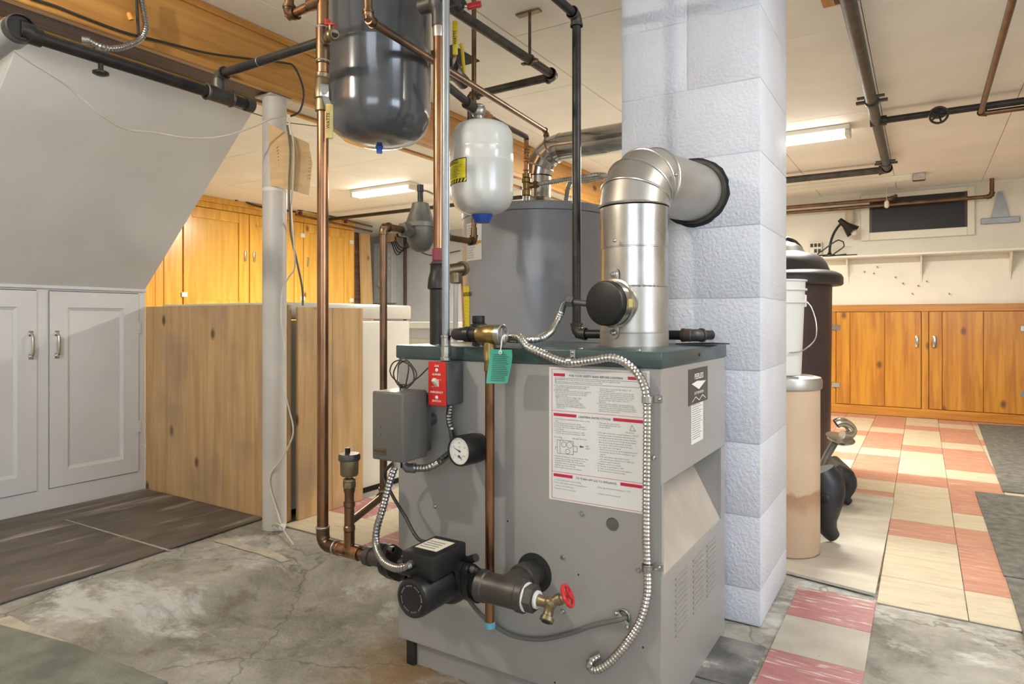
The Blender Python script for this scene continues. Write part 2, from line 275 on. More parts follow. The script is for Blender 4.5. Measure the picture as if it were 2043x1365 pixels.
# ------------------------------------------------------------------ mesh builder
class MB:
    def __init__(s): s.v = []; s.f = []
    def add(s, vs, fs):
        o = len(s.v); s.v += [V(x) for x in vs]; s.f += [tuple(i+o for i in f) for f in fs]; return s
    def box(s, x0, x1, y0, y1, z0, z1, bev=0.0, seg=2):
        if bev <= 0:
            return s.add([(x0,y0,z0),(x1,y0,z0),(x1,y1,z0),(x0,y1,z0),(x0,y0,z1),(x1,y0,z1),(x1,y1,z1),(x0,y1,z1)],
                         [(3,2,1,0),(4,5,6,7),(0,1,5,4),(1,2,6,5),(2,3,7,6),(3,0,4,7)])
        bm = bmesh.new(); bmesh.ops.create_cube(bm, size=1.0)
        for q in bm.verts: q.co = V(((x0+x1)/2+q.co.x*(x1-x0), (y0+y1)/2+q.co.y*(y1-y0), (z0+z1)/2+q.co.z*(z1-z0)))
        bmesh.ops.bevel(bm, geom=bm.edges[:], offset=bev, segments=seg, affect='EDGES', profile=0.5)
        return s.bm(bm)
    def bm(s, bm, M=None):
        bm.verts.index_update()
        s.add([(M @ q.co if M else q.co.copy()) for q in bm.verts], [tuple(q.index for q in f.verts) for f in bm.faces]); bm.free(); return s
    def obox(s, c, ax, ay, az, hx, hy, hz, bev=0.0):
        t = MB().box(-hx, hx, -hy, hy, -hz, hz, bev)
        ax, ay, az = V(ax).normalized(), V(ay).normalized(), V(az).normalized()
        return s.add([V(c)+ax*p.x+ay*p.y+az*p.z for p in t.v], t.f)
    def rings(s, rings, cap0=True, cap1=True):
        n = len(rings[0]); vs = [p for r in rings for p in r]; fs = []
        for i in range(len(rings)-1):
            for j in range(n):
                k = (j+1) % n
                fs.append((i*n+j, i*n+k, (i+1)*n+k, (i+1)*n+j))
        if cap0: fs.append(tuple(range(n-1, -1, -1)))
        if cap1: fs.append(tuple((len(rings)-1)*n+j for j in range(n)))
        return s.add(vs, fs)
    def tube(s, pts, r, n=12, cap=True):
        pts = [V(p) for p in pts]; rs = r if isinstance(r, (list, tuple)) else [r]*len(pts)
        t0 = (pts[1]-pts[0]).normalized()
        a = V((0,0,1)) if abs(t0.z) < 0.9 else V((1,0,0))
        u = t0.cross(a).normalized(); rings = []
        for i, p in enumerate(pts):
            if i == 0: t = t0
            elif i == len(pts)-1: t = (pts[i]-pts[i-1])
            else: t = (pts[i+1]-pts[i]).normalized()+(pts[i]-pts[i-1]).normalized()
            t = t.normalized() if t.length > 1e-9 else t0
            u = (u-t*u.dot(t)).normalized(); w_ = t.cross(u); t0 = t
            rings.append([p+(u*math.cos(2*math.pi*j/n)+w_*math.sin(2*math.pi*j/n))*rs[i] for j in range(n)])
        return s.rings(rings, cap, cap)
    def cyl(s, p0, p1, r, n=20, r2=None): return s.tube([p0, p1], [r, r if r2 is None else r2], n)
    def lathe(s, c, ax, prof, n=32, cap=True):
        """prof: list of (radius, distance along ax from c)"""
        c = V(c); ax = V(ax).normalized(); a = V((0,0,1)) if abs(ax.z) < 0.9 else V((1,0,0))
        u = ax.cross(a).normalized(); w_ = ax.cross(u)
        return s.rings([[c+ax*h+(u*math.cos(2*math.pi*j/n)+w_*math.sin(2*math.pi*j/n))*max(r, 1e-5) for j in range(n)] for r, h in prof], cap, cap)
    def prism(s, poly, d):
        """poly: list of 3D points (planar), extruded by vector d"""
        n = len(poly); d = V(d); vs = [V(p) for p in poly]+[V(p)+d for p in poly]
        fs = [tuple(range(n-1, -1, -1)), tuple(range(n, 2*n))]+[(i, (i+1) % n, n+(i+1) % n, n+i) for i in range(n)]
        return s.add(vs, fs)
    def torus(s, c, ax, R, r, n=32, m=8):
        c = V(c); ax = V(ax).normalized(); a = V((0,0,1)) if abs(ax.z) < 0.9 else V((1,0,0))
        u = ax.cross(a).normalized(); w_ = ax.cross(u); vs = []; fs = []
        for i in range(n):
            e = u*math.cos(2*math.pi*i/n)+w_*math.sin(2*math.pi*i/n)
            for j in range(m): vs.append(c+e*(R+r*math.cos(2*math.pi*j/m))+ax*r*math.sin(2*math.pi*j/m))
        for i in range(n):
            for j in range(m): fs.append((i*m+j, ((i+1)%n)*m+j, ((i+1)%n)*m+(j+1)%m, i*m+(j+1)%m))
        return s.add(vs, fs)
    def ball(s, c, r, n=16, sc=(1,1,1)):
        bm = bmesh.new(); bmesh.ops.create_uvsphere(bm, u_segments=n, v_segments=max(6, n//2), radius=r)
        for q in bm.verts: q.co = V((q.co.x*sc[0], q.co.y*sc[1], q.co.z*sc[2]))+V(c)
        return s.bm(bm)
    def hexa(s, p0, p1, r): return s.tube([p0, p1], r, 6)
    def quad(s, a, b, c, d): return s.add([a, b, c, d], [(0, 1, 2, 3)])

def mesh(name, mb, base, smooth=True, ang=35):
    me = bpy.data.meshes.new(name); me.from_pydata([tuple(p-base) for p in mb.v], [], mb.f)
    bm = bmesh.new(); bm.from_mesh(me); bmesh.ops.recalc_face_normals(bm, faces=bm.faces); bm.to_mesh(me); bm.free()
    if smooth:
        me.polygons.foreach_set('use_smooth', [True]*len(me.polygons)); me.set_sharp_from_angle(angle=math.radians(ang))
    me.update(); return me
BASE = {}
def tag(o, label=None, cat=None, group=None, kind=None):
    if label: o['label'] = label
    if cat: o['category'] = cat
    if group: o['group'] = group
    if kind: o['kind'] = kind
    return o
def thing(name, label, cat, loc, group=None):
    o = bpy.data.objects.new(name, None); COL.objects.link(o); o.location = loc; o.empty_display_size = 0.05
    BASE[o.name] = V(loc); return tag(o, label, cat, group)
def part(parent, name, mb, m, label=None, smooth=True, ang=35):
    base = BASE[parent.name]; me = mesh(name, mb, base, smooth, ang); me.materials.append(MATS[m])
    o = bpy.data.objects.new(name, me); COL.objects.link(o); o.parent = parent; BASE[o.name] = base
    if label: o['label'] = label
    return o
def solo(name, label, cat, mb, m, group=None, kind=None, loc=None, smooth=True, ang=35):
    if loc is None:
        loc = V((sum(p.x for p in mb.v)/len(mb.v), sum(p.y for p in mb.v)/len(mb.v), min(p.z for p in mb.v)))
    loc = V(loc); me = mesh(name, mb, loc, smooth, ang); me.materials.append(MATS[m])
    o = bpy.data.objects.new(name, me); COL.objects.link(o); o.location = loc; BASE[o.name] = loc
    return tag(o, label, cat, group, kind)
def struct(name, mb, m, loc=(0,0,0), label=None, smooth=False):
    return solo(name, label, None, mb, m, kind='structure', loc=loc, smooth=smooth)
def inst(parent, name, me, loc, m=None, rot=None, kind=None):
    """one more piece sharing mesh data, child of parent"""
    o = bpy.data.objects.new(name, me); COL.objects.link(o); o.parent = parent
    o.location = V(loc)-BASE[parent.name]
    if rot: o.rotation_euler = rot
    return o
def spline(pts, step=0.012, closed=False):
    pts = [V(p) for p in pts]; out = []
    for i in range(len(pts)-1):
        p0 = pts[max(i-1, 0)]; p1 = pts[i]; p2 = pts[i+1]; p3 = pts[min(i+2, len(pts)-1)]
        k = max(2, int((p2-p1).length/step))
        for j in range(k):
            t = j/k
            out.append(0.5*((2*p1)+(p2-p0)*t+(2*p0-5*p1+4*p2-p3)*t*t+(3*p1-p0-3*p2+p3)*t**3))
    out.append(pts[-1]); return out
def resample(pts, step):
    L = [0.0]
    for a, b in zip(pts, pts[1:]): L.append(L[-1]+(b-a).length)
    n = max(2, int(L[-1]/step)); out = []; k = 0
    for i in range(n+1):
        s = L[-1]*i/n
        while k < len(L)-2 and L[k+1] < s: k += 1
        t = (s-L[k])/max(1e-9, L[k+1]-L[k]); out.append(pts[k].lerp(pts[k+1], t))
    return out
def flex(pts, r, pitch=0.0075, n=12):
    """corrugated armour tube along a spline"""
    p = resample(spline(pts, 0.006), pitch/4); rr = [(0.86, 0.97, 1.06, 0.97)[i % 4]*r for i in range(len(p))]
    return MB().tube(p, rr, n)
def cable(pts, r, n=8, step=0.012): return MB().tube(spline(pts, step), r, n)
def arc_corner(a, p, b, R, k=8):
    a, p, b = V(a), V(p), V(b); u = (a-p).normalized(); w_ = (b-p).normalized()
    th = u.angle(w_); t = R/math.tan(th/2); c = p+(u+w_).normalized()*(R/math.sin(th/2))
    q0 = p+u*t-c; q1 = p+w_*t-c; ang = q0.angle(q1); out = []
    for i in range(k+1):
        f = i/k; out.append(c+(q0*math.sin((1-f)*ang)+q1*math.sin(f*ang))/math.sin(ang))
    return out
def piperun(root, pts, r, m, fm, fr=1.22, fl=2.1, n=18, collar=True, capends=False):
    """straight pipe lengths with elbow fittings at the corners, as parts of root"""
    pts = [V(p) for p in pts]
    for a, b in zip(pts, pts[1:]): part(root, 'pipe', MB().cyl(a, b, r, n), m)
    for a, p, b in zip(pts, pts[1:], pts[2:]):
        u = (a-p).normalized(); w_ = (b-p).normalized()
        if u.angle(w_) > 3.0: continue
        R = r*1.6; path = arc_corner(a, p, b, R); L = max(r*fl, (path[0]-p).length+r*0.5)
        mb = MB().tube([p+u*L]+path+[p+w_*L], r*fr, n)
        if collar:
            for d in (u, w_): mb.tube([p+d*L, p+d*(L-r*0.55)], r*fr*1.13, n)
        part(root, 'elbow', mb, fm)
def text(s, size, fn, align='LEFT', res=1, ext=0.0, bold=False, spacing=1.0):
    """glyph outlines as a flat mesh, mapped by fn(x, y) to 3D"""
    cu = bpy.data.curves.new('t', 'FONT'); cu.body = s; cu.size = size; cu.align_x = align; cu.resolution_u = res
    cu.space_character = spacing; cu.offset = size*0.018 if bold else 0
    o = bpy.data.objects.new('t', cu); me = bpy.data.meshes.new_from_object(o)
    mb = MB().add([fn(p.co.x, p.co.y) for p in me.vertices], [tuple(f.vertices) for f in me.polygons])
    bpy.data.objects.remove(o); bpy.data.curves.remove(cu); bpy.data.meshes.remove(me); return mb
def planar(o, u, v):
    o, u, v = V(o), V(u).normalized(), V(v).normalized()
    return lambda x, y: o+u*x+v*y

# ================================================================== THE SETTING
CEIL = 2.0
XL, XR, YF, YB = -6.9, 2.5, -2.0, 6.72
# ---- floor: one slab, fine where the concrete shows, broken away in front of the boiler
def lin(a, b, n): return [a+(b-a)*i/n for i in range(n)]
xs = lin(XL, -3.3, 3)+lin(-3.3, 0.7, 160)+lin(0.7, XR, 3)+[XR]
ys = lin(YF, 0.3, 4)+lin(0.3, 2.4, 86)+lin(2.4, YB, 4)+[YB]
from mathutils import noise as NZ
def sst(a, b, x):
    t = max(0, min(1, (x-a)/(b-a))); return t*t*(3-2*t)
def floor_z(x, y):
    q = NZ.noise(V((x*3.1, y*3.1, 0)))*0.10
    e = min(x+1.95+q*1.5, -0.62-x, y-0.55+q, 1.66-y+q*0.6)
    hole = sst(-0.02, 0.16, e)
    r = NZ.fractal(V((x*5, y*5, 1.7)), 1.0, 2.0, 5)
    zone = min(sst(-2.6, -2.3, x), sst(0.7, 0.5, x), sst(2.35, 2.2, y), sst(0.3, 0.4, y))
    if x > -0.44: zone *= 0.4
    return -0.004-0.058*hole+(r*0.006-0.003)*zone*(0.5+0.9*hole)
fm = MB(); nx, ny = len(xs), len(ys)
fm.v = [V((x, y, floor_z(x, y))) for y in ys for x in xs]
fm.f = [(j*nx+i, j*nx+i+1, (j+1)*nx+i+1, (j+1)*nx+i) for j in range(ny-1) for i in range(nx-1)]
floor = struct('floor', fm, 'concrete', smooth=True, label='worn bare concrete basement floor with patches of old tile')
# tiles laid on it, child pieces of the floor
TW, TR = 0.2286, 0.245
def tile_mesh(nm, w_, l, m):
    me = mesh(nm, MB().box(-w_/2+0.0012, w_/2-0.0012, -l/2+0.0012, l/2-0.0012, -0.004, 0.0, 0.0006, 1), V((0,0,0)), False); me.materials.append(MATS[m]); return me
T = {k: tile_mesh('floor_tile', TW, TR, k) for k in ('tile_cream', 'tile_pink', 'tile_grey', 'tile_dark', 'tile_pink_near')}
for k in T: pass
for ci, x0 in ((-3, -0.117-3*TW), (-2, -0.117-2*TW), (-1, -0.117-TW), (0, -0.117), (1, -0.117+TW), (2, -0.117+2*TW), (3, -0.117+3*TW)):
    for r in range(18):
        if (ci < -1 and r < 4) or (ci == -1 and r < 1): continue
        y = 2.255+(r+0.5)*TR
        pink = {0: r % 4 == 3, 1: r % 4 != 0, 2: r % 4 == 1, 3: r % 4 != 2, -1: r % 4 != 2, -2: r % 4 == 1, -3: r % 4 != 0}[ci]
        inst(floor, 'floor_tile', T['tile_pink' if pink else 'tile_cream'], (x0+TW/2, y, 0.001))
for (x, y, k) in ((-0.226, 2.145, 'tile_pink_near'), (-0.226, 1.912, 'tile_grey'), (-0.226, 1.68, 'tile_pink_near'), (-0.226, 1.44, 'tile_grey'),
                  (-0.452, 1.68, 'tile_dark'), (-0.452, 1.44, 'tile_dark'), (-0.226, 1.20, 'tile_pink_near')):
    o = inst(floor, 'floor_tile', T[k], (x, y, 0.0)); o.scale = (0.95, 0.95, 1)
for i in range(6):
    for j in range(4):
        x = -2.13+i*TW; y = 1.80+(j+0.5)*TR
        if x > -1.3 and y < 1.9: continue
        inst(floor, 'floor_tile', T['tile_pink_near' if (i+2*j) % 5 == 2 else 'tile_cream'], (x, y, 0.001))
mat('residue', (0.52, 0.47, 0.37), 0.85, var=0.2, scale=14, bump=0.2)
def strip(a, b2, w_):
    a, b2 = on_z(*a), on_z(*b2); d = (b2-a); n_ = V((-d.y, d.x, 0)).normalized(); k = 14; l, r_ = [], []
    for i in range(k+1):
        c = a.lerp(b2, i/k); l.append(c+n_*(w_/2+0.012*NZ.noise(c*9))); r_.append(c-n_*(w_/2+0.012*NZ.noise(c*9+V((5, 0, 0)))))
    mb = MB(); vs = [V((p.x, p.y, floor_z(p.x, p.y)+0.0025)) for p in l+r_]
    mb.add(vs, [(i, i+1, k+2+i, k+1+i) for i in range(k)])
    part(floor, 'adhesive_residue', mb, 'residue', 'tan strip of old tile adhesive')
strip((0, 1232), (190, 1330), 0.05); strip((436, 1074), (570, 1114), 0.045)
# ---- ceiling of square-edged panels
struct_ceiling = struct('ceiling', MB().box(XL, XR, YF, YB, CEIL+0.012, CEIL+0.1), 'ceiling_gap', label='cream panelled basement ceiling')
PW, PL = 0.61, 1.22
cm = mesh('ceiling_panel', MB().box(-PW/2+0.0015, PW/2-0.0015, -PL/2+0.0015, PL/2-0.0015, 0, 0.012, 0.002, 1), V((0,0,0)), False); cm.materials.append(MATS['ceiling_paint'])
i = 0; x = XL+PW/2
while x < XR:
    y = YF+PL/2-(0.61 if i % 2 else 0)
    while y < YB+PL/2:
        inst(struct_ceiling, 'ceiling_panel', cm, (x, y, CEIL)); y += PL
    x += PW; i += 1
op = on_z(957, 123, CEIL-0.004)
part(struct_ceiling, 'ceiling_opening', MB().box(op.x-0.20, op.x, op.y-0.20, op.y, CEIL-0.004, CEIL+0.005), 'hole_dark', 'dark open pipe hole in the ceiling', smooth=False)
# ---- walls
struct('wall_back_right', MB().box(-2.1, XR, YB, YB+0.15, 0, CEIL), 'wall_cream')
struct('wall_back_left', MB().box(XL, -2.1, YB+0.001, YB+0.15, 0, CEIL), 'wall_blue')
struct('wall_left', MB().box(XL-0.12, XL, 0.95, YB, 0, CEIL), 'wall_cream')
struct('wall_left_near', MB().box(-3.45, -3.31, YF, 0.93, 0, CEIL), 'wall_plain')
struct('wall_stair', MB().box(XL, -3.45, 0.83, 0.93, 0, CEIL), 'wall_plain')
# right wall and front wall with their daylight windows
wr = MB(); 
for b_ in ((YF, -0.3, 0, CEIL), (1.3, YB, 0, CEIL), (-0.3, 1.3, 0, 1.0), (-0.3, 1.3, 1.9, CEIL)): wr.box(XR, XR+0.12, b_[0], b_[1], b_[2], b_[3])
struct('wall_right', wr, 'wall_plain')
wf = MB()
for b_ in ((-3.31, -0.35, 0, CEIL), (1.55, XR, 0, CEIL), (-0.35, 1.55, 0, 1.0), (-0.35, 1.55, 1.9, CEIL)): wf.box(b_[0], b_[1], YF-0.12, YF, b_[2], b_[3])
struct('wall_front', wf, 'wall_plain')
def daywin(name, mbf, mbp):
    o = struct(name, mbf, 'white_enamel', label='bright daylight basement window'); part(o, 'pane', mbp, 'sky_pane', smooth=False)
m1 = MB()
for b_ in ((-0.3, -0.25, 1.0, 1.9), (1.25, 1.3, 1.0, 1.9), (0.475, 0.525, 1.0, 1.9), (-0.25, 1.25, 1.0, 1.05), (-0.25, 1.25, 1.85, 1.9)): m1.box(XR+0.02, XR+0.08, *b_)
daywin('window_1', m1, MB().box(XR+0.09, XR+0.1, -0.3, 1.3, 1.0, 1.9))
m1 = MB()
for b_ in ((-0.35, -0.3, 1.0, 1.9), (1.5, 1.55, 1.0, 1.9), (0.575, 0.625, 1.0, 1.9), (-0.3, 1.5, 1.0, 1.05), (-0.3, 1.5, 1.85, 1.9)): m1.box(b_[0], b_[1], YF-0.08, YF-0.02, b_[2], b_[3])
daywin('window_2', m1, MB().box(-0.35, 1.55, YF-0.1, YF-0.09, 1.0, 1.9))
# dark window high in the back wall
a = on_y(1735, 395, YB); b_ = on_y(1930, 470, YB)
wx0, wx1, wz0, wz1 = a.x, b_.x, 1.63, 1.93
f_ = MB()
for q in ((wx0-0.07, wx0, wz0-0.07, wz1+0.04), (wx1, wx1+0.05, wz0-0.07, wz1+0.04), (wx0+0.0005, wx1-0.0005, wz0-0.07, wz0), (wx0+0.0005, wx1-0.0005, wz1, wz1+0.04)):
    f_.box(q[0], q[1], YB-0.03, YB, q[2], q[3], 0.004, 1)
wo = struct('window_3', f_, 'wall_cream', label='dark hopper window high in the cream back wall')
part(wo, 'pane', MB().box(wx0, wx1, YB-0.012, YB-0.004, wz0, wz1), 'glass_dark', smooth=False)
part(wo, 'sash', MB().box(wx0, wx0+0.02, YB-0.02, YB-0.005, wz0, wz1).box(wx1-0.02, wx1, YB-0.02, YB-0.005, wz0, wz1), 'bin_brown', smooth=False)

# ================================================================== LARGE STRUCTURE
# ---- box beam running front to back
BX0, BX1, BZ = -2.40, -2.21, 1.765
t = thing('ceiling_beam', 'varnished knotty pine box beam running under the cream ceiling', 'beam', (-2.3, 2.3, BZ))
part(t, 'side_board', MB().box(BX1-0.03, BX1, YF, YB, BZ, CEIL, 0.003, 1), 'pine_beam')
part(t, 'side_board', MB().box(BX0, BX0+0.03, YF, YB, BZ, CEIL, 0.003, 1), 'pine_beam')
part(t, 'soffit_board', MB().box(BX0+0.03, BX1-0.03, 1.85, YB, BZ+0.012, BZ+0.03), 'cream_board', 'cream underside strip')
part(t, 'soffit_board', MB().box(BX0+0.03, BX1-0.03, 0.62, 1.85, BZ+0.006, BZ+0.03), 'plank_brown', 'dark brown plank underneath')
part(t, 'top_trim', MB().box(BX1, BX1+0.012, YF, YB, CEIL-0.028, CEIL-0.001, 0.003, 1), 'pine_beam')
part(t, 'bottom_trim', MB().box(BX1, BX1+0.010, YF, YB, BZ, BZ+0.03, 0.003, 1), 'pine_beam')
# ---- steel support column
cxp = on_z(555, 1050); CXX, CYY = -2.262, 1.775
t = thing('support_column', 'pale painted round steel post holding up the pine beam', 'column', (CXX, CYY, 0))
part(t, 'shaft', MB().cyl((CXX, CYY, -0.012), (CXX, CYY, BZ-0.008), 0.0475, 40), 'column_paint')
part(t, 'top_plate', MB().box(CXX-0.055, CXX+0.045, CYY-0.055, CYY+0.05, BZ-0.008, BZ, 0.002, 1), 'column_paint')
part(t, 'tape_band', MB().lathe((CXX, CYY, 1.374), (0,0,1), [(0.0475,0),(0.0482,0.0),(0.0482,0.014),(0.0475,0.014)], 40, False), 'paper')
# ---- stair flight: closed plaster soffit over the cupboards
sx0, sz0, sx1, sz1 = -3.31, 1.003, -2.427, 1.785
sl = (V((sx1,0,sz1))-V((sx0,0,sz0))).normalized(); sn = V((-sl.z, 0, sl.x))
SY0, SY1 = 0.955, 1.82
p0 = V((sx0, SY0, sz0))-sl*0.0; p1 = V((sx1, SY0, sz1))+sl*0.004
t = thing('stair_flight', 'closed staircase with a pale painted sloping underside above the cupboards', 'staircase', (sx0, SY0, sz0))
part(t, 'soffit', MB().prism([p0, p1, p1+sn*0.014, p0+sn*0.014], (0, SY1-SY0, 0)), 'soffit_paint', smooth=False)
for yy in (SY0, SY1-0.04):
    part(t, 'stringer', MB().prism([p0+sn*0.015, p1+sn*0.015-sl*0.0, p1+sn*0.19-sl*0.165, p0+sn*0.26], (0, 0.04, 0)) if False else MB().prism([p0+sn*0.015+V((0, yy-SY0, 0)), p1+sn*0.015+V((0, yy-SY0, 0)), p1+sn*0.16-sl*0.20+V((0, yy-SY0, 0)), p0+sn*0.16+V((0, yy-SY0, 0))], (0, 0.04, 0)), 'soffit_paint', smooth=False)
for k in range(4):
    q = p0+sl*(0.12+k*0.26)+sn*0.18
    part(t, 'tread', MB().box(q.x-0.13, q.x+0.13, SY0+0.041, SY1-0.041, q.z-0.02, q.z+0.005), 'pine_old', smooth=False)
# ---- white cupboard beneath the stair
KX = -3.31
def kpt(px, py): return on_x(px, py, KX)
t = thing('under_stair_cupboard', 'white painted double-door cupboard built in under the sloping stair soffit', 'cupboard', (KX-0.3, 1.39, 0))
part(t, 'body', MB().box(KX-0.5, KX-0.02, 0.955, 1.815, 0.0, 0.985), 'cupboard_paint', smooth=False)
d1a, d1b = kpt(98, 583).y, kpt(275, 583).y
dz0, dz1 = kpt(275, 940).z, kpt(275, 587).z
d2b = kpt(72, 583).y; d2a = d2b-(d1b-d1a)
fr = MB()
fr.box(KX-0.02, KX, 0.955, 1.82, 0.0, dz0-0.004); fr.box(KX-0.02, KX, 0.955, 1.82, dz1+0.004, 1.0)
fr.box(KX-0.02, KX, d1b+0.003, 1.82, dz0-0.004, dz1+0.004); fr.box(KX-0.02, KX, d2b+0.003, d1a-0.003, dz0-0.004, dz1+0.004)
fr.box(KX-0.02, KX, 0.955, d2a-0.003, dz0-0.004, dz1+0.004)
part(t, 'face_frame', fr, 'cupboard_paint', smooth=False)
part(t, 'top_ledge', MB().box(KX-0.02, KX+0.012, 0.955, 1.822, 1.0-0.012, 1.003, 0.003, 1), 'cupboard_paint', smooth=False)
for (ya, yb, hy, hg) in ((d1a, d1b, kpt(112, 688).y, 1), (d2a, d2b, kpt(60, 690).y, -1)):
    d = part(t, 'door', MB().box(KX-0.016, KX-0.004, ya, yb, dz0, dz1), 'cupboard_paint', smooth=False)
    s = 0.072
    o4 = [(ya, dz0), (yb, dz0), (yb, dz1), (ya, dz1)]; i4 = [(ya+s, dz0+s), (yb-s, dz0+s), (yb-s, dz1-s), (ya+s, dz1-s)]
    for k in range(4):   # mitred frame members round a recessed panel
        a, b2, c, e = o4[k], o4[(k+1) % 4], i4[(k+1) % 4], i4[k]
        g = 0.0008
        part(d, 'rail' if k % 2 == 0 else 'stile', MB().prism([(KX-0.004, a[0], a[1]), (KX-0.004, b2[0], b2[1]), (KX-0.004, c[0], c[1]), (KX-0.004, e[0], e[1])], (0.011+0.0006*(k % 2), 0, 0)), 'cupboard_paint', smooth=False)
    w2 = 0.014
    o5 = [(ya+s, dz0+s), (yb-s, dz0+s), (yb-s, dz1-s), (ya+s, dz1-s)]; i5 = [(ya+s+w2, dz0+s+w2), (yb-s-w2, dz0+s+w2), (yb-s-w2, dz1-s-w2), (ya+s+w2, dz1-s-w2)]
    mo = MB()
    for k in range(4): mo.add([(KX+0.004, *o5[k]), (KX+0.004, *o5[(k+1) % 4]), (KX-0.0035, *i5[(k+1) % 4]), (KX-0.0035, *i5[k])], [(0, 1, 2, 3)])
    part(d, 'moulding', mo, 'cupboard_paint', smooth=False)
    hz0, hz1 = kpt(112, 710).z, kpt(112, 665).z
    h = MB().tube(spline([(KX+0.006, hy, hz0), (KX+0.026, hy, hz0+0.008), (KX+0.03, hy, (hz0+hz1)/2), (KX+0.026, hy, hz1-0.008), (KX+0.006, hy, hz1)], 0.01), 0.0065, 10)
    h.box(KX+0.006, KX+0.011, hy-0.01, hy+0.01, hz0-0.012, hz0+0.012, 0.002, 1).box(KX+0.006, KX+0.011, hy-0.01, hy+0.01, hz1-0.012, hz1+0.012, 0.002, 1)
    part(d, 'handle', h, 'nickel', 'tarnished metal pull handle')
    he = yb if hg > 0 else ya
    for z in (dz0+0.22, dz1-0.17): part(d, 'hinge', MB().box(KX+0.002, KX+0.009, he-0.004, he+0.012, z-0.028, z+0.028, 0.002, 1), 'cupboard_paint')
# ---- knotty pine partition in front of the freezer
t = thing('pine_partition', 'unvarnished knotty pine board partition standing beside the white cupboard', 'partition', (-2.8, 1.83, 0))
PTOP = 0.915
edges = [KX+0.002, on_y(373, 800, 1.82).x, on_y(451, 800, 1.82).x, on_y(515, 800, 1.82).x, -2.285]
for a, b2 in zip(edges, edges[1:]): part(t, 'plank', MB().box(a+0.0008, b2-0.0008, 1.82, 1.84, 0.002, PTOP, 0.0012, 1), 'pine_old', smooth=False)
part(t, 'corner_post', MB().tube([(-2.272, 1.845, 0.002), (-2.272, 1.845, PTOP-0.003)], 0.0175, 12), 'pine_old')
for a, b2 in ((1.872, 2.06), (2.06, 2.25)): part(t, 'plank', MB().box(-2.25, -2.232, a+0.0008, b2-0.0008, 0.002, PTOP-0.012, 0.0012, 1), 'pine_old', smooth=False)
# ---- chimney of painted blocks
QX0, QX1, QY0, QY1 = -0.789, -0.379, 1.902, 2.31
t = thing('block_chimney', 'white painted concrete block chimney stack with a round black flue hole', 'chimney', ((QX0+QX1)/2, (QY0+QY1)/2, 0))
part(t, 'mortar_core', MB().box(QX0+0.0018, QX1-0.0018, QY0+0.0018, QY1-0.0018, 0, CEIL), 'mortar_paint', smooth=False)
z = 0.0; k = 0
while z < CEIL-0.01:
    z1 = min(CEIL, 0.098 if k == 0 else z+0.2032)
    xm = (QX0+QX1)/2
    spans = [(QX0, QX1)] if k not in (8, 9) else [(QX0, xm-0.002), (xm+0.002, QX1)]
    for (xa, xb) in spans:
        part(t, 'block', MB().box(xa, xb, QY0, QY1, z+0.001, z1-0.001, 0.0028, 2), 'block_paint')
    z = z1; k += 1
# soot-black ragged opening round the flue
hc = on_y(1385, 385, QY0); n = 48; R0, R1 = 0.084, 0.1
ring0, ring1 = [], []
for j in range(n):
    a = 2*math.pi*j/n; rr = 0.100+0.004*NZ.noise(V((math.cos(a)*4, math.sin(a)*4, 0)))+0.002*random.random()
    ring0.append(V((hc.x+math.cos(a)*0.08, QY0-0.002, hc.z+math.sin(a)*0.08))); ring1.append(V((hc.x+math.cos(a)*rr, QY0-0.001, hc.z+math.sin(a)*rr)))
rb0 = [p+V((0, 0.004, 0)) for p in ring0]; rb1 = [p+V((0, 0.004, 0)) for p in ring1]
part(t, 'flue_hole', MB().rings([rb0, ring0, ring1, rb1], False, False), 'hole_dark', 'ragged soot-black flue opening')
part(t, 'thimble', MB().lathe((hc.x, QY0-0.014, hc.z), (0,1,0), [(0.0835,0),(0.092,0.0),(0.093,0.006),(0.093,0.018),(0.0835,0.018)], 48, False), 'iron_grey')
# ---- floor coverings
solo('linoleum_sheet', 'dark brown linoleum sheet lying along the white cupboard doors', 'floor mat',
     MB().prism([(-3.30, 0.5, 0.0), (-2.42, 0.5, 0.0), tuple(on_z(0, 1205, 0.0)), tuple(on_z(190, 1144, 0.0)), tuple(on_z(215, 1136, 0.0)), tuple(on_z(535, 1032, 0.0)), (-2.40, 1.815, 0.0), (-3.30, 1.815, 0.0)], (0, 0, 0.004)), 'lino', smooth=False, loc=(-2.85, 1.2, 0))
lo = bpy.data.objects['linoleum_sheet']
part(lo, 'seam', MB().prism([tuple(on_z(128, 1037, 0.0042)), tuple(on_z(133, 1037, 0.0042)), tuple(on_z(342, 1098, 0.0042)), tuple(on_z(334, 1099, 0.0042))], (0, 0, 0.0005)), 'lino_streak', 'pale worn seam', smooth=False)
solo('carpet_piece', 'grey-green flat carpet piece at the bottom left on the concrete', 'carpet',
     MB().prism([(-2.30, 0.2, 0.0), (-1.55, 0.2, 0.0), tuple(on_z(335, 1365, 0.0)), tuple(on_z(150, 1290, 0.0)), tuple(on_z(0, 1250, 0.0)), (-2.30, 0.70, 0)], (0, 0, 0.005)), 'carpet_green', smooth=False)
solo('hearth_sheet', 'pale stiff sheet on the tiles under the iron stove legs', 'floor mat',
     MB().prism([tuple(on_z(1575, 1146, 0.002)), tuple(on_z(1746, 1190, 0.002)), tuple(on_z(1784, 997, 0.002)), (-0.85, 3.62, 0.002), (-0.85, 2.36, 0.002)], (0, 0, 0.009)), 'floor_sheet', smooth=False)
ca = on_z(1945, 983); cb = on_z(2003, 1152)
solo('floor_carpet', 'grey carpet runner on the tiles, the middle of three at the right edge', 'carpet',
     MB().prism([tuple(ca), tuple(cb), (1.6, cb.y+0.02, 0), (1.6, ca.y, 0)], (0, 0, 0.007)), 'carpet', group=None, smooth=False)
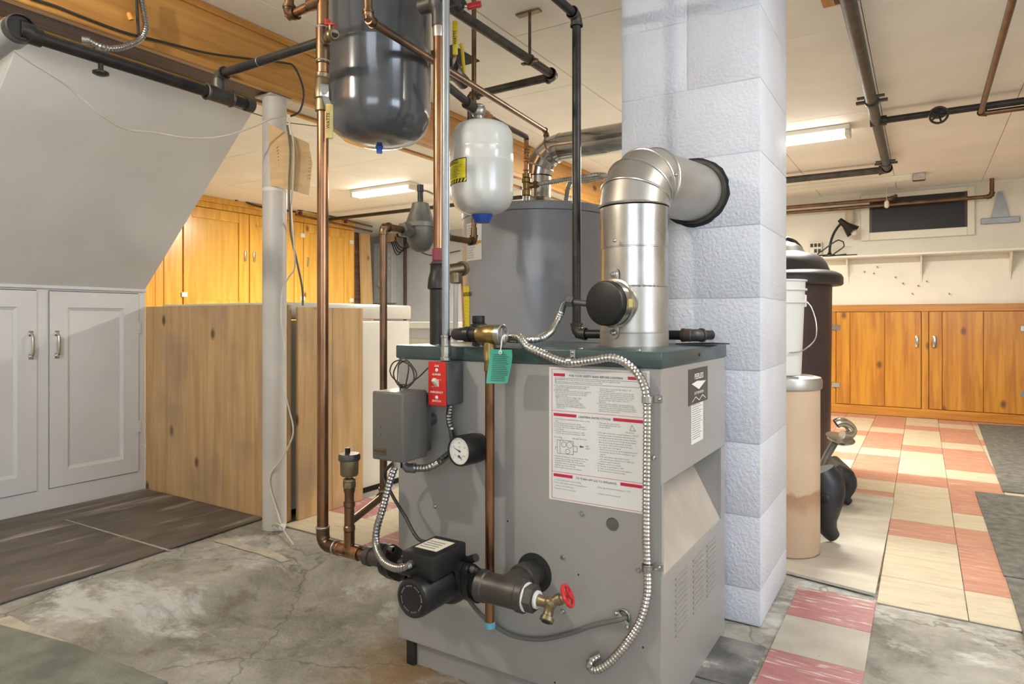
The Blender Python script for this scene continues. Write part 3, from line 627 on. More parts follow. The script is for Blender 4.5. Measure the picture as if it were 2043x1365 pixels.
solo('floor_carpet', 'dark grey carpet piece nearest the camera at the right edge', 'carpet',
     MB().prism([(cb.x+0.004, cb.y-0.01, 0.0), (0.23, 2.0, 0.0), (0.28, 1.2, 0), (1.6, 1.2, 0.0), (1.6, cb.y, 0.0)], (0, 0, 0.006)), 'carpet', smooth=False)
cc = on_z(1951, 847); ce = on_z(2022, 987)
solo('floor_carpet', 'grey carpet lying farthest back against the pine base cabinets', 'carpet',
     MB().prism([tuple(V((cc.x, cc.y, 0.001))), tuple(V((0.335, 4.02, 0.001))), (1.6, 4.02, 0.001), (1.6, 6.6, 0.001)], (0, 0, 0.006)), 'carpet', smooth=False)

# ================================================================== BOILER
JX0, JX1, JY0, JY1, JZ = -1.186, -0.4605, 1.325, 1.84, 0.748
t = BO = thing('boiler', 'grey cast iron gas boiler with dark green lid in the middle of the room', 'boiler', ((JX0+JX1)/2, (JY0+JY1)/2, -0.06))
part(t, 'front_panel', MB().box(JX0, JX1-0.001, JY0, JY0+0.012, 0.002, JZ, 0.002, 1), 'jacket', smooth=False)
part(t, 'side_panel', MB().box(JX0, JX0+0.01, JY0+0.0125, JY1, 0.002, JZ), 'jacket', 'left side of the jacket', smooth=False)
part(t, 'back_panel', MB().box(JX0+0.011, JX1-0.001, JY1-0.01, JY1, 0.002, JZ), 'jacket', smooth=False)
OZ0, OZ1, OY1 = 0.312, 0.505, 1.80
part(t, 'side_panel', MB().box(JX1-0.01, JX1, JY0+0.0005, JY1, OZ1, JZ, 0.0015, 1), 'jacket', 'upper right jacket panel', smooth=False)
lp = part(t, 'side_panel', MB().box(JX1-0.01, JX1, JY0+0.0005, JY1, -0.004, OZ0, 0.0015, 1), 'jacket', 'lower right jacket panel with louvres', smooth=False)
part(t, 'corner_strip', MB().box(JX1-0.01, JX1, OY1, JY1, OZ0, OZ1), 'jacket', smooth=False)
part(t, 'corner_strip', MB().box(JX1-0.01, JX1, JY0+0.0005, JY0+0.014, OZ0, OZ1), 'jacket', smooth=False)
part(t, 'baffle', MB().prism([(JX1-0.002, JY0+0.014, OZ0), (JX1-0.115, JY0+0.014, OZ1+0.02), (JX1-0.12, JY0+0.014, OZ1+0.02), (JX1-0.012, JY0+0.014, OZ0-0.004)], (0, OY1-JY0-0.014, 0)), 'jacket_inner', 'beige slanting draft baffle', smooth=False)
part(t, 'recess_wall', MB().prism([(JX1-0.01, OY1, OZ0), (JX1-0.01, OY1, OZ1), (JX1-0.2, OY1, OZ1+0.02), (JX1-0.2, OY1, OZ0)], (0, 0.004, 0)), 'jacket', smooth=False)
lou = MB().prism([(0, -0.042, 0), (0, 0.042, 0), (0, 0.042, 0.0045), (0, -0.042, 0.0045)], (0.0028, 0, 0))
lme = mesh('louvre', lou, V((0,0,0)), False); lme.materials.append(MATS['jacket'])
for yc in (1.455, 1.587, 1.702):
    for k in range(11): inst(lp, 'louvre', lme, (JX1, yc, 0.152+k*0.0125))
part(t, 'base', MB().box(JX0+0.045, JX1-0.012, JY0+0.018, JY1-0.02, -0.07, 0.006), 'jacket', smooth=False)
part(t, 'leg', MB().box(JX0+0.024, JX0+0.05, JY0+0.004, JY0+0.02, -0.07, 0.004, 0.002, 1), 'iron', 'black angle iron foot')
lid = part(t, 'lid', MB().box(JX0-0.004, JX1+0.004, JY0-0.006, JY1+0.004, JZ, 0.783, 0.004, 2), 'lid_green', 'dark green sheet metal lid')
for k in range(5):
    part(lid, 'screw', MB().ball((JX0+0.10+k*0.14, JY0+0.04, 0.783), 0.005, 10, (1,1,0.5)), 'zinc')
part(lid, 'screw', MB().ball((JX1+0.004, JY0+0.26, 0.766), 0.005, 10, (0.5,1,1)), 'black_plastic')
part(t, 'lid_flap', MB().prism([(-0.53, 1.77, 0.785), (-0.43, 1.77, 0.785), (-0.44, 1.66, 0.79), (-0.55, 1.69, 0.785)], (0, 0, 0.003)), 'iron', 'curled dark strip at the back of the lid', smooth=False)
def fpt(px, py, off=0.0): return on_y(px, py, JY0-off)
for (px, py) in ((1161, 1025), (1123, 1112), (1304, 913), (1123, 1220), (868, 1010), (1274, 1138)):
    q = fpt(px, py); part(t, 'screw', MB().lathe(q, (0,-1,0), [(0.0055,0),(0.0055,0.002),(0.004,0.0045),(0,0.005)], 12), 'zinc')
q = fpt(1222, 1046); part(t, 'knockout', MB().lathe(q+V((0,-0.0004,0)), (0,-1,0), [(0.0145,0),(0.0145,0.0008),(0.0125,0.0008),(0.012,0.0002),(0,0.0002)], 24), 'aquastat_grey', 'round plugged hole')
for (px, py) in ((1154, 1147), (1283, 1292), (1013, 1040), (1107, 1362)):
    q = fpt(px, py); part(t, 'hole', MB().lathe(q, (0,-1,0), [(0.0022,0),(0.0022,0.0006),(0,0.0006)], 10), 'hole_dark')
q = fpt(1066, 1143); HOLE = q
part(t, 'pipe_hole', MB().lathe(q, (0,-1,0), [(0.046,0),(0.046,0.0008),(0,0.0008)], 32), 'hole_dark', 'round black pipe hole')
# instruction label
a = fpt(1096, 732); b2 = fpt(1296, 740); c = fpt(1096, 995)
LX0, LX1, LZ1, LZ0 = a.x, b2.x, a.z, c.z
LW, LH = LX1-LX0, LZ1-LZ0
lab = part(t, 'instruction_label', MB().box(LX0, LX1, JY0-0.0012, JY0, LZ0, LZ1), 'paper', 'white lighting instruction label with red bars', smooth=False)
def lf(u, v): return lambda x, y: V((LX0+u*LW+x, JY0-0.0022, LZ1-v*LH+y))
red = MB()
def bar(u0, u1, v0, v1): red.box(LX0+u0*LW, LX0+u1*LW, JY0-0.0018, JY0-0.001, LZ1-v1*LH, LZ1-v0*LH)
for (v, u1, u2) in ((0.045, 0.17, 0.80), (0.345, 0.29, 0.66), (0.80, 0.25, 0.73)):
    bar(0.05, u1, v, v+0.022); bar(u2, 0.95, v, v+0.022)
for (v0) in (0.015, 0.325, 0.785, 0.985): bar(0.03, 0.97, v0, v0+0.002)
bar(0.03, 0.033, 0.015, 0.985); bar(0.967, 0.97, 0.015, 0.985)
part(lab, 'red_print', red, 'print_red', smooth=False)
bk = MB()
def addt(s, size, u, v, al='LEFT', bold=False): 
    q = text(s, size*LH, lf(u, v), al, 1, bold=bold); bk.add(q.v, q.f)
addt('FOR YOUR SAFETY READ BEFORE LIGHTING', 0.0215, 0.485, 0.066, 'CENTER', True)
addt('LIGHTING INSTRUCTIONS', 0.0215, 0.475, 0.366, 'CENTER', True)
addt('TO TURN OFF GAS TO APPLIANCE', 0.0205, 0.49, 0.821, 'CENTER', True)
bx = [(0.07, 0.94, 0.078, 0.0795), (0.07, 0.94, 0.1185, 0.12), (0.07, 0.0735, 0.078, 0.12), (0.9365, 0.94, 0.078, 0.12)]
for u0, u1, v0, v1 in bx: bk.box(LX0+u0*LW, LX0+u1*LW, JY0-0.0022, JY0-0.0012, LZ1-v1*LH, LZ1-v0*LH)
addt('WARNING: If you do not follow these instructions exactly, a fire or explosion may', 0.0150, 0.085, 0.095)
addt('result causing property damage, personal injury or loss of life.', 0.0150, 0.085, 0.111)
L1 = ['A. This appliance has a pilot which must be lighted', '   by hand. When lighting the pilot, follow these', '   instructions exactly.', 'B. BEFORE LIGHTING smell all around the appliance', '   area for gas. Be sure to smell next to the floor', '   because some gas is heavier than air and will', '   settle on the floor.', '   WHAT TO DO IF YOU SMELL GAS', '   - Do not try to light any appliance.', '   - Do not touch any electric switch;', '     do not use any phone in your building.', '   - Immediately call your gas supplier from a', '     neighbor\'s phone. Follow the gas supplier\'s', '     instructions.']
R1 = ['   - If you cannot reach your gas supplier, call', '     the fire department.', 'C. Use only your hand to push in or turn the gas', '   control knob. Never use tools. If the knob will', '   not push in or turn by hand, don\'t try to repair', '   it, call a qualified service technician. Force or', '   attempted repair may result in a fire or', '   explosion.', 'D. Do not use this appliance if any part has been', '   under water. Immediately call a qualified service', '   technician to inspect the appliance and to replace', '   any part of the control system and any gas control', '   which has been under water.']
for i, s in enumerate(L1): addt(s, 0.0142, 0.055, 0.140+i*0.0128)
for i, s in enumerate(R1): addt(s, 0.0142, 0.505, 0.146+i*0.0135)
L2 = ['1. STOP! Read the safety information above on this', '   label.', '2. Set the thermostat to lowest setting.', '3. Turn off all electric power to the appliance.', '4. If the gas valve is not visible, remove control', '   access panel.', '5. If the gas control knob is not in the "OFF"', '   position, turn the knob clockwise to "OFF".']
R2 = ['6. This valve has a pilot which', '   must be lighted by hand. Find', '   the pilot burner.']
R3 = ['7. Turn gas control knob counterclockwise to "PILOT".', '8. Push in gas control knob all the way and hold in.', '   Immediately light the pilot with a match. Continue', '   to hold the control knob in for about one minute', '   after the pilot is lit. Release knob and it will', '   pop back up. Pilot should remain lit. If it goes', '   out, repeat steps 5 through 8.', '   - If knob does not pop up when released, stop and', '     immediately call your service technician or gas', '     supplier.', '   - If the pilot will not stay lit after several', '     tries, turn the gas control knob to "OFF" and', '     call your service technician.', '9. Replace control access panel.', '10. Turn gas control knob to "ON".', '11. Turn on all electric power to the appliance.', '12. Set thermostat to desired setting.']
for i, s in enumerate(L2): addt(s, 0.0142, 0.055, 0.392+i*0.0150)
for i, s in enumerate(R2): addt(s, 0.0142, 0.505, 0.394+i*0.0150)
for i, s in enumerate(R3): addt(s, 0.0142, 0.505, 0.465+i*0.0172)
L3 = ['- Wait five (5) minutes to clear out any gas. Then', '  smell for gas, including near the floor. If you', '  smell gas, STOP! Follow "B" in the safety', '  information above on this label. If you don\'t', '  smell gas, go to the next step.', '- Remove pilot access panel, if required.']
for i, s in enumerate(L3): addt(s, 0.0142, 0.055, 0.672+i*0.0165)
L4 = ['1. Set the thermostat to lowest setting.', '2. Turn off all electric power to the appliance if', '   service is to be performed.', '3. Remove control access panel.']
R4 = ['4. Turn gas control knob clockwise to "OFF".', '', '5. Replace control access panel.']
for i, s in enumerate(L4): addt(s, 0.0142, 0.055, 0.850+i*0.0215)
for i, s in enumerate(R4): addt(s, 0.0142, 0.505, 0.862+i*0.0225)
# line drawing of the gas valve and the arrow
def ln(u0, v0, u1, v1, w_=0.003):
    p, q = lf(u0, v0)(0, 0), lf(u1, v1)(0, 0); d = (q-p); nrm = V((-d.z, 0, d.x)).normalized()*LH*w_/2
    bk.quad(p-nrm, q-nrm, q+nrm, p+nrm)
for s in ((0.09,0.545,0.26,0.545),(0.26,0.545,0.26,0.645),(0.26,0.645,0.09,0.645),(0.09,0.645,0.09,0.545),(0.12,0.545,0.12,0.645),(0.09,0.60,0.07,0.60),(0.07,0.60,0.07,0.62),(0.26,0.58,0.30,0.58),(0.30,0.58,0.30,0.62),(0.26,0.62,0.30,0.62),(0.14,0.54,0.13,0.52),(0.84,0.385,0.82,0.425),(0.84,0.385,0.87,0.425),(0.82,0.425,0.88,0.425)): ln(*s)
for (u, v, r) in ((0.16,0.575,0.02),(0.22,0.575,0.024),(0.20,0.625,0.018)):
    for k in range(10):
        a, b2 = 2*math.pi*k/10, 2*math.pi*(k+1)/10
        ln(u+r*math.cos(a)*LH/LW, v+r*math.sin(a), u+r*math.cos(b2)*LH/LW, v+r*math.sin(b2))
ln(0.335, 0.578, 0.365, 0.578, 0.010); pa = [lf(u, v)(0,0) for u, v in ((0.32,0.578),(0.34,0.567),(0.34,0.589))]; bk.add(pa, [(0,1,2)])
addt('GAS', 0.014, 0.385, 0.575); addt('INLET', 0.014, 0.385, 0.592); addt('Pilot Burner', 0.0135, 0.78, 0.445); addt('RED RESET BUTTON', 0.0125, 0.25, 0.528); addt('Manual Gas', 0.0125, 0.055, 0.528)
part(lab, 'black_print', bk, 'print_grey', smooth=False)
# maker's plate and rating sticker on the right side
def spt(px, py): return on_x(px, py, JX1)
a = spt(1373, 738); c = spt(1411, 800)
py0, py1, pz1, pz0 = a.y, c.y, a.z, spt(1373, 811).z
pl = part(t, 'nameplate', MB().box(JX1, JX1+0.0015, py0, py1, pz0, pz1, 0.0005, 1), 'nameplate', 'dark maker\'s plate with white diamond', smooth=False)
pw, ph = py1-py0, pz1-pz0
def pf(u, v): return lambda x, y: V((JX1+0.0022, py0+u*pw+x, pz0+v*ph+y))
pm = text('PEERLESS', ph*0.215, pf(0.5, 0.70), 'CENTER', 2, bold=True)
q = text('CAST IRON BOILER', ph*0.105, pf(0.5, 0.27), 'CENTER', 2, bold=True); pm.add(q.v, q.f)
pm.add([pf(0.5+dx, 0.53+dy)(0, 0) for dx, dy in ((-0.38,0.06),(-0.10,0.11),(0.38,0.06),(0.0,-0.14))], [(0,1,2,3)])
for k in range(4):
    x0_ = 0.15+k*0.18; a_, b_2 = pf(x0_, 0.20 if k % 2 else 0.08)(0,0), pf(x0_+0.18, 0.08 if k % 2 else 0.20)(0,0); e_ = V((0,0,ph*0.012)); pm.quad(a_-e_, b_2-e_, b_2+e_, a_+e_)
part(pl, 'lettering', pm, 'paper', smooth=False)
a = spt(1379, 806); c = spt(1402, 880)
st = part(t, 'rating_sticker', MB().box(JX1, JX1+0.0008, a.y, c.y, spt(1379, 888).z, a.z), 'paper', 'narrow white rating sticker', smooth=False)
lines = MB(); sh = a.z-spt(1379, 888).z
for k in range(16):
    zz = a.z-sh*(0.05+0.055*k); lines.box(JX1+0.0008, JX1+0.0013, a.y+0.006, c.y-0.006-random.random()*0.03, zz-0.0012, zz)
part(st, 'printed_line', lines, 'print_grey', smooth=False)

# ================================================================== FLUE
FX, FY, FZ = -0.637, 1.62, 0.783
HD = V((hc.x-FX, hc.y-FY, 0)); HL = HD.length; HD = HD/HL
t = thing('flue_pipe', 'large galvanized flue pipe rising from the boiler lid and elbowing into the chimney', 'flue pipe', (FX, FY, FZ))
def zc(py): return EYE+(HY-py)/FPX*1.712
r = 0.0855
part(t, 'collar', MB().lathe((FX, FY, FZ), (0,0,1), [(0.0885,0),(0.0885,0.032),(0.086,0.034)], 48, False), 'galvanized_dull')
part(t, 'damper_section', MB().lathe((FX, FY, FZ), (0,0,1), [(0.087,0.03),(0.0885,0.036),(0.087,0.042),(0.087,zc(574)-FZ)], 48, False), 'galvanized_dull')
zz0, zz1 = zc(574), zc(413)
cr_ = MB(); n = 48
for k in range(1): cr_.lathe((FX, FY, 0), (0,0,1), [(0.0845, zz0-0.004), (0.088, zz0), (0.0845, zz0+0.004)], 96, False)
for i_, p_ in enumerate(cr_.v):   # crimped end
    ang_ = math.atan2(p_.y-FY, p_.x-FX); s_ = 1+0.012*math.sin(ang_*40); p_.x = FX+(p_.x-FX)*s_; p_.y = FY+(p_.y-FY)*s_
part(t, 'crimp', cr_, 'galvanized')
part(t, 'straight_section', MB().lathe((FX, FY, 0), (0,0,1), [(r,zz0),(r,zc(497)-0.002),(r+0.0012,zc(497)-0.001),(r+0.0012,zc(497)+0.001),(r+0.002,zc(497)+0.002),(r+0.003,zz1-0.006)], 48, False), 'galvanized')
R = hc.z-zz1; cen = V((FX, FY, zz1))+HD*R
def elb(a): return cen+V((0,0,1))*R*math.sin(a)-HD*R*math.cos(a)
NG = 4; angs = [math.pi/2*k/NG for k in range(NG+1)]
def ringat(p, tdir, rad, n=48):
    side = HD.cross(V((0,0,1))).normalized(); up = side.cross(tdir).normalized()
    return [p+(side*math.cos(2*math.pi*j/n)+up*math.sin(2*math.pi*j/n))*rad for j in range(n)]
def tdir(a): return (V((0,0,1))*math.cos(a)+HD*math.sin(a))
for k in range(NG):
    part(t, 'elbow_gore', MB().rings([ringat(elb(angs[k]), tdir(angs[k]), r+0.004), ringat(elb(angs[k+1]), tdir(angs[k+1]), r+0.004)], False, False), 'galvanized_dull')
bd = MB()
for a in angs: part(t, 'bead', MB().torus(elb(a), tdir(a), r+0.004, 0.0035, 48, 8), 'galvanized')
e1 = elb(math.pi/2)
part(t, 'horizontal_section', MB().rings([ringat(e1, HD, r+0.001), ringat(e1+HD*((hc-e1).length+0.03), HD, r-0.003)], False, False), 'galvanized_dull')
for (px, py) in ((1226, 480), (1324, 472), (1348, 349)):
    q = at(px, py, 1.63 if px < 1300 else 1.66); part(t, 'screw', MB().ball(q, 0.005, 10), 'zinc')
# damper motor
DA = V((-0.20, -0.98, 0)).normalized(); dz = zc(607)
t = thing('vent_damper_motor', 'round black-faced vent damper motor bolted to the side of the flue pipe', 'damper motor', (FX+DA.x*0.085, FY+DA.y*0.085, dz-0.06))
dc = V((FX, FY, dz))
part(t, 'housing', MB().lathe(dc, DA, [(0.056,0.06),(0.056,0.088),(0.062,0.089),(0.062,0.092),(0.0575,0.093),(0.0565,0.118)], 40, False), 'vent_shiny')
part(t, 'cover', MB().lathe(dc, DA, [(0.0545,0.112),(0.0555,0.114),(0.0555,0.132),(0.0535,0.136),(0.049,0.1375),(0,0.1375)], 48), 'black_plastic', 'round black cap')
SD = DA.cross(V((0,0,1))).normalized()
for s in (1, -1):
    q = dc+DA*0.0905+V((0,0,s*0.066)); part(t, 'mounting_ear', MB().obox(q, SD, DA, (0,0,1), 0.013, 0.0016, 0.012, 0.001).lathe(q+V((0,0,s*0.010)), DA, [(0.013,-0.0016),(0.013,0.0016)], 20), 'zinc')
    part(t, 'bolt', MB().lathe(q+V((0,0,s*0.008)), DA, [(0.0065,0.0016),(0.0065,0.004),(0.004,0.007),(0,0.007)], 12), 'zinc')
q = dc+DA*0.106-SD*0.0572+V((0,0,0.005)); 
sd2 = (-SD)
part(t, 'sticker', MB().obox(dc+DA*0.104-SD*0.0573, DA, (0,0,1), SD, 0.009, 0.010, 0.0006), 'yellow_worn', 'small worn yellow label')

# ================================================================== WATER HEATER
WC = V((-1.378, 2.415, 0)); WR = 0.32; WT = 1.299
FW = V((-SN, CS, 0)); RT = V((CS, SN, 0))
t = thing('water_heater', 'tall grey cylindrical gas water heater behind the boiler', 'water heater', (WC.x, WC.y, 0))
part(t, 'body', MB().lathe(WC, (0,0,1), [(WR-0.02,0.0),(WR-0.02,0.03),(WR,0.03),(WR,1.264),(WR-0.004,1.266)], 72, False), 'heater_grey')
part(t, 'top_cap', MB().lathe(WC, (0,0,1), [(WR-0.003,1.2655),(WR+0.003,1.268),(WR+0.003,WT-0.008),(WR-0.004,WT),(0,WT)], 72), 'heater_grey')
def cylmap(phi0, z0, off): 
    return lambda x, y: WC+(-FW*math.cos(phi0+x/WR)+RT*math.sin(phi0+x/WR))*(WR+off)+V((0,0,z0+y))
def cyl_label(parent, name, m, phi0, wd, z0, z1, label=None, off=0.0012):
    f = cylmap(phi0, 0, off); f2 = cylmap(phi0, 0, 0.0); k = 10; mb = MB()
    r0 = [f(wd*i/k, z0) for i in range(k+1)]; r1 = [f(wd*i/k, z1) for i in range(k+1)]
    for i in range(k): mb.add([r0[i], r0[i+1], r1[i+1], r1[i]], [(0,1,2,3)])
    return part(parent, name, mb, m, label, smooth=True)
ph = math.radians(-66)
wl = cyl_label(t, 'warning_label', 'paper', ph, 0.115, 1.085, 1.235, 'white printed warning label')
tm = MB()
rows = ['IMPORTANT NOTICE', 'Read the manual', 'before lighting the', 'burner. Keep the area', 'clear of any vapors', 'and stored goods.', '', '', 'DO NOT store gasoline', 'or other flammable', 'liquids near this', 'or any appliance.', 'Failure to follow', 'may cause a fire.']
for i, s in enumerate(rows):
    q = text(s, 0.0085, cylmap(ph+0.02, 1.222-i*0.0098, 0.002), 'LEFT'); tm.add(q.v, q.f)
part(wl, 'printed_text', tm, 'print_grey', smooth=False)
cyl_label(wl, 'orange_bar', 'print_orange', ph+0.02, 0.105, 1.148, 1.160, 'orange stripe', 0.002)
ph2 = math.radians(-80)
el = cyl_label(t, 'energy_label', 'yellow_label', ph2, 0.105, 0.76, 0.985, 'bright yellow energy label')
tm = text('ENERGYGUIDE', 0.022, cylmap(ph2+0.012, 0.945, 0.002), 'LEFT', 2, bold=True, spacing=0.78)
for k in range(9):
    f = cylmap(ph2+0.03, 0.925-k*0.014, 0.002); tm.quad(f(0,0), f(0.05+0.03*random.random(),0), f(0.05,0.0025), f(0,0.0025))
f = cylmap(ph2+0.2, 0.775, 0.002); tm.quad(f(0,0), f(0.018,0), f(0.018,0.018), f(0,0.018))
part(el, 'printed_text', tm, 'print_black', smooth=False)
part(t, 'draft_hood', MB().lathe(WC, (0,0,1), [(0.085,WT),(0.085,WT+0.012),(0.1,WT+0.014),(0.06,WT+0.06),(0.054,WT+0.065)], 36, False), 'vent_shiny')
# vent connector to the chimney
t = thing('heater_vent', 'shiny galvanized vent pipe bending from the water heater towards the chimney', 'vent pipe', (WC.x, WC.y, WT+0.06))
vr, vz = 0.054, 1.566
part(t, 'vertical_section', MB().lathe(WC, (0,0,1), [(vr,WT+0.062),(vr,1.452)], 40, False), 'vent_shiny')
VD = V((1, 0, 0)); VRr = 0.11; vc = V((WC.x, WC.y, vz-VRr))+VD*VRr
for k in range(4):
    a0, a1 = math.pi/2*k/4, math.pi/2*(k+1)/4
    def pp(a): return vc+V((0,0,1))*VRr*math.sin(a)-VD*VRr*math.cos(a)
    def tt(a): return V((0,0,1))*math.cos(a)+VD*math.sin(a)
    def rg(a, rad):
        up = V((0,1,0)).cross(tt(a)).normalized(); return [pp(a)+(V((0,1,0))*math.cos(2*math.pi*j/40)+up*math.sin(2*math.pi*j/40))*rad for j in range(40)]
    part(t, 'elbow_gore', MB().rings([rg(a0, vr+0.003), rg(a1, vr+0.003)], False, False), 'vent_shiny')
    part(t, 'bead', MB().torus(pp(a1 if k < 3 else a0), tt(a1 if k < 3 else a0), vr+0.003, 0.0035, 40, 8), 'galvanized')
part(t, 'horizontal_section', MB().cyl((WC.x+VRr, WC.y, vz), (-0.56, WC.y, vz), vr+0.002, 40), 'vent_shiny')
part(t, 'chimney_elbow', MB().tube([(-0.60, WC.y, vz), (-0.575, WC.y-0.012, vz), (-0.56, WC.y-0.05, vz), (-0.56, 2.309, vz)], vr+0.004, 32), 'vent_shiny')
# hot water outlet: flexible connectors and brass valve on top of the heater
hv = at(1050, 400, 2.62); hv.z = WT
t = thing('heater_outlet_valve', 'brass mixing tee with copper riser on top of the water heater', 'valve', (hv.x, hv.y, WT))
def hz(py): return EYE+(HY-py)/FPX*2.62
part(t, 'nipple', MB().cyl(hv, (hv.x, hv.y, hz(388)), 0.0135, 18), 'zinc')
part(t, 'valve_body', MB().lathe((hv.x, hv.y, 0), (0,0,1), [(0.013,hz(392)),(0.019,hz(390)),(0.019,hz(380)),(0.015,hz(378)),(0.016,hz(366)),(0.02,hz(364)),(0.02,hz(357)),(0.013,hz(355)),(0.0165,hz(354)),(0.0165,hz(347)),(0.010,hz(346))], 24), 'brass')
rd = (RT*0.985+V((0,0,0.17))).normalized()
part(t, 'side_port', MB().cyl(V((hv.x, hv.y, hz(372))), V((hv.x, hv.y, hz(372)))+rd*0.05, 0.012, 18).hexa(V((hv.x, hv.y, hz(372)))+rd*0.028, V((hv.x, hv.y, hz(372)))+rd*0.044, 0.0155), 'brass')
rz = MB().lathe((hv.x, hv.y, 0), (0,0,1), [(0.009,hz(347)),(0.009,hz(280))], 18)
part(t, 'riser', rz, 'copper_bright')
cb_ = MB()
for py in (340, 322, 316, 304, 298): part(t, 'press_ring', MB().torus((hv.x, hv.y, hz(py)), (0,0,1), 0.0105, 0.0035, 20, 8), 'copper_bright')
p = V((hv.x, hv.y, hz(372)))+rd*0.045
side = FW
path = [p, p+rd*0.12, p+rd*0.24+side*0.015, p+rd*0.285+side*0.06, p+rd*0.265+side*0.095, p+rd*0.20+side*0.10, p+rd*0.14+side*0.092, V(((p+rd*0.12+side*0.09).x, (p+rd*0.12+side*0.09).y, WT+0.002))]
solo('flexible_connector', 'shiny corrugated steel water connector looping over the water heater top', 'hose', flex(path, 0.0105, 0.008, 12), 'flex_metal')

# ================================================================== EXPANSION TANKS
GT = at(757, 250, 2.0); GR = 0.155; gz = 1.415
t = thing('expansion_tank', 'large dark grey glossy expansion tank hanging from the ceiling pipes', 'tank', (GT.x, GT.y, gz-0.045))
prof = [(0,-0.038),(0.03,-0.0375),(0.07,-0.031),(0.11,-0.017),(0.138,0.006),(0.151,0.035),(GR,0.07),(GR,0.24),(GR+0.0015,0.243),(GR+0.0015,0.249),(GR,0.252),(GR,0.40),(0.147,0.44),(0.12,0.475),(0.07,0.497),(0.0,0.505)]
part(t, 'shell', MB().lathe((GT.x, GT.y, gz), (0,0,1), prof, 64, False), 'tank_grey')
part(t, 'air_valve', MB().lathe((GT.x, GT.y, gz-0.036), (0,0,-1), [(0.032,-0.004),(0.022,0.0),(0.011,0.002),(0.009,0.004)], 24), 'zinc')
part(t, 'valve_cap', MB().lathe((GT.x, GT.y, gz-0.036), (0,0,-1), [(0.0125,0.002),(0.010,0.006),(0.0085,0.022),(0.0,0.022)], 16), 'blue_plastic', 'small blue plastic cap')
part(t, 'neck', MB().cyl((GT.x, GT.y, gz+0.5), (GT.x, GT.y, CEIL), 0.0135, 16), 'iron')
ET = at(962, 330, 2.05); ER = 0.0975
def ez(py): return EYE+(HY-py)/FPX*2.05
t = ETT = thing('expansion_tank', 'small white expansion tank with yellow label hanging before the water heater', 'tank', (ET.x, ET.y, ez(445)))
prof = [(0,ez(430)),(0.03,ez(430)),(0.062,ez(424)),(0.085,ez(413)),(0.096,ez(397)),(ER,ez(385)),(ER,ez(329)),(ER+0.0008,ez(328)),(ER,ez(326)),(ER,ez(304)),(ER+0.0008,ez(302)),(ER,ez(300)),(ER,ez(282)),(0.094,ez(266)),(0.082,ez(254)),(0.055,ez(246)),(0.02,ez(243)),(0,ez(243))]
part(t, 'shell', MB().lathe((ET.x, ET.y, 0), (0,0,1), prof, 56, False), 'tank_white')
part(t, 'valve_cap', MB().lathe((ET.x, ET.y, 0), (0,0,1), [(0.034,ez(427)),(0.034,ez(432)),(0.024,ez(444)),(0.0,ez(444.5))], 28), 'blue_plastic', 'blue plastic end cap')
def etmap(phi0, off): return lambda x, y: V((ET.x, ET.y, 0))+(-FW*math.cos(phi0+x/ER)+RT*math.sin(phi0+x/ER))*(ER+off)+V((0,0,y))
def et_patch(parent, name, m, phi, wd, z0, z1, off, label=None):
    f = etmap(phi, off); k = 10; mb = MB()
    for i in range(k): mb.add([f(wd*i/k,z0), f(wd*(i+1)/k,z0), f(wd*(i+1)/k,z1), f(wd*i/k,z1)], [(0,1,2,3)])
    return part(parent, name, mb, m, label)
ph = math.radians(-100); lw = ER*math.radians(74)
yl = et_patch(t, 'warning_label', 'print_black', ph, lw, ez(374), ez(327), 0.0010, 'yellow and black warning label')
et_patch(yl, 'label_face', 'yellow_label', ph+0.02, lw-0.004, ez(366), ez(329), 0.0016)
tm = text('WARNING:', 0.0175, lambda x, y: etmap(ph+0.06, 0.0024)(x, ez(337)+y), 'LEFT', 2, bold=True, spacing=1.05)
for k in range(9):
    f = etmap(ph+0.06, 0.0024); z_ = ez(341+k*2.7); L_ = 0.085+random.random()*0.022; j_ = 6
    for i in range(j_): tm.quad(f(L_*i/j_, z_), f(L_*(i+0.92)/j_, z_), f(L_*(i+0.92)/j_, z_+0.0013), f(L_*i/j_, z_+0.0013))
part(yl, 'printed_text', tm, 'print_black', smooth=False)
st_ = MB(); f = etmap(ph+0.02, 0.0016)
for k in range(9): st_.quad(f(0.006+k*0.0135, ez(373)), f(0.012+k*0.0135, ez(373)), f(0.017+k*0.0135, ez(367)), f(0.011+k*0.0135, ez(367)))
part(yl, 'hazard_stripe', st_, 'yellow_label', smooth=False)
# tee above the white tank with its supply and braided line
tv = V((ET.x, ET.y, ez(222)))
tv = at(955, 222, 2.05)
part(t, 'neck', MB().cyl((ET.x, ET.y, ez(245)), (tv.x, tv.y, ez(228)), 0.011, 16), 'zinc')
part(t, 'tee', MB().lathe((tv.x, tv.y, 0), (0,0,1), [(0.017,ez(238)),(0.017,ez(230)),(0.021,ez(229)),(0.021,ez(213)),(0.015,ez(210)),(0.0,ez(208))], 20).ball(tv, 0.024, 16), 'galvanized_dull', 'grey malleable tee')
ya = at(882, 163, 1.90)
part(t, 'supply_pipe', MB().tube([ya, at(941, 212, 2.03)], 0.0125, 16).tube([at(930, 205, 2.005), at(946, 216, 2.04)], 0.0175, 16), 'iron_grey')
bf = at(968, 228, 2.06)
part(t, 'union', MB().hexa(at(961, 225, 2.05), at(973, 232, 2.08), 0.015).hexa(at(973, 232, 2.08), at(979, 236, 2.10), 0.012), 'copper_bright')
hp = V((hv.x, hv.y, hz(280)))
part(t, 'braided_line', MB().tube(spline([at(977, 235, 2.09), at(1008, 252, 2.25), at(1040, 268, 2.5), hp+V((0,0,0.012)), hp], 0.012), 0.0098, 14), 'iron_grey', 'braided steel supply line')

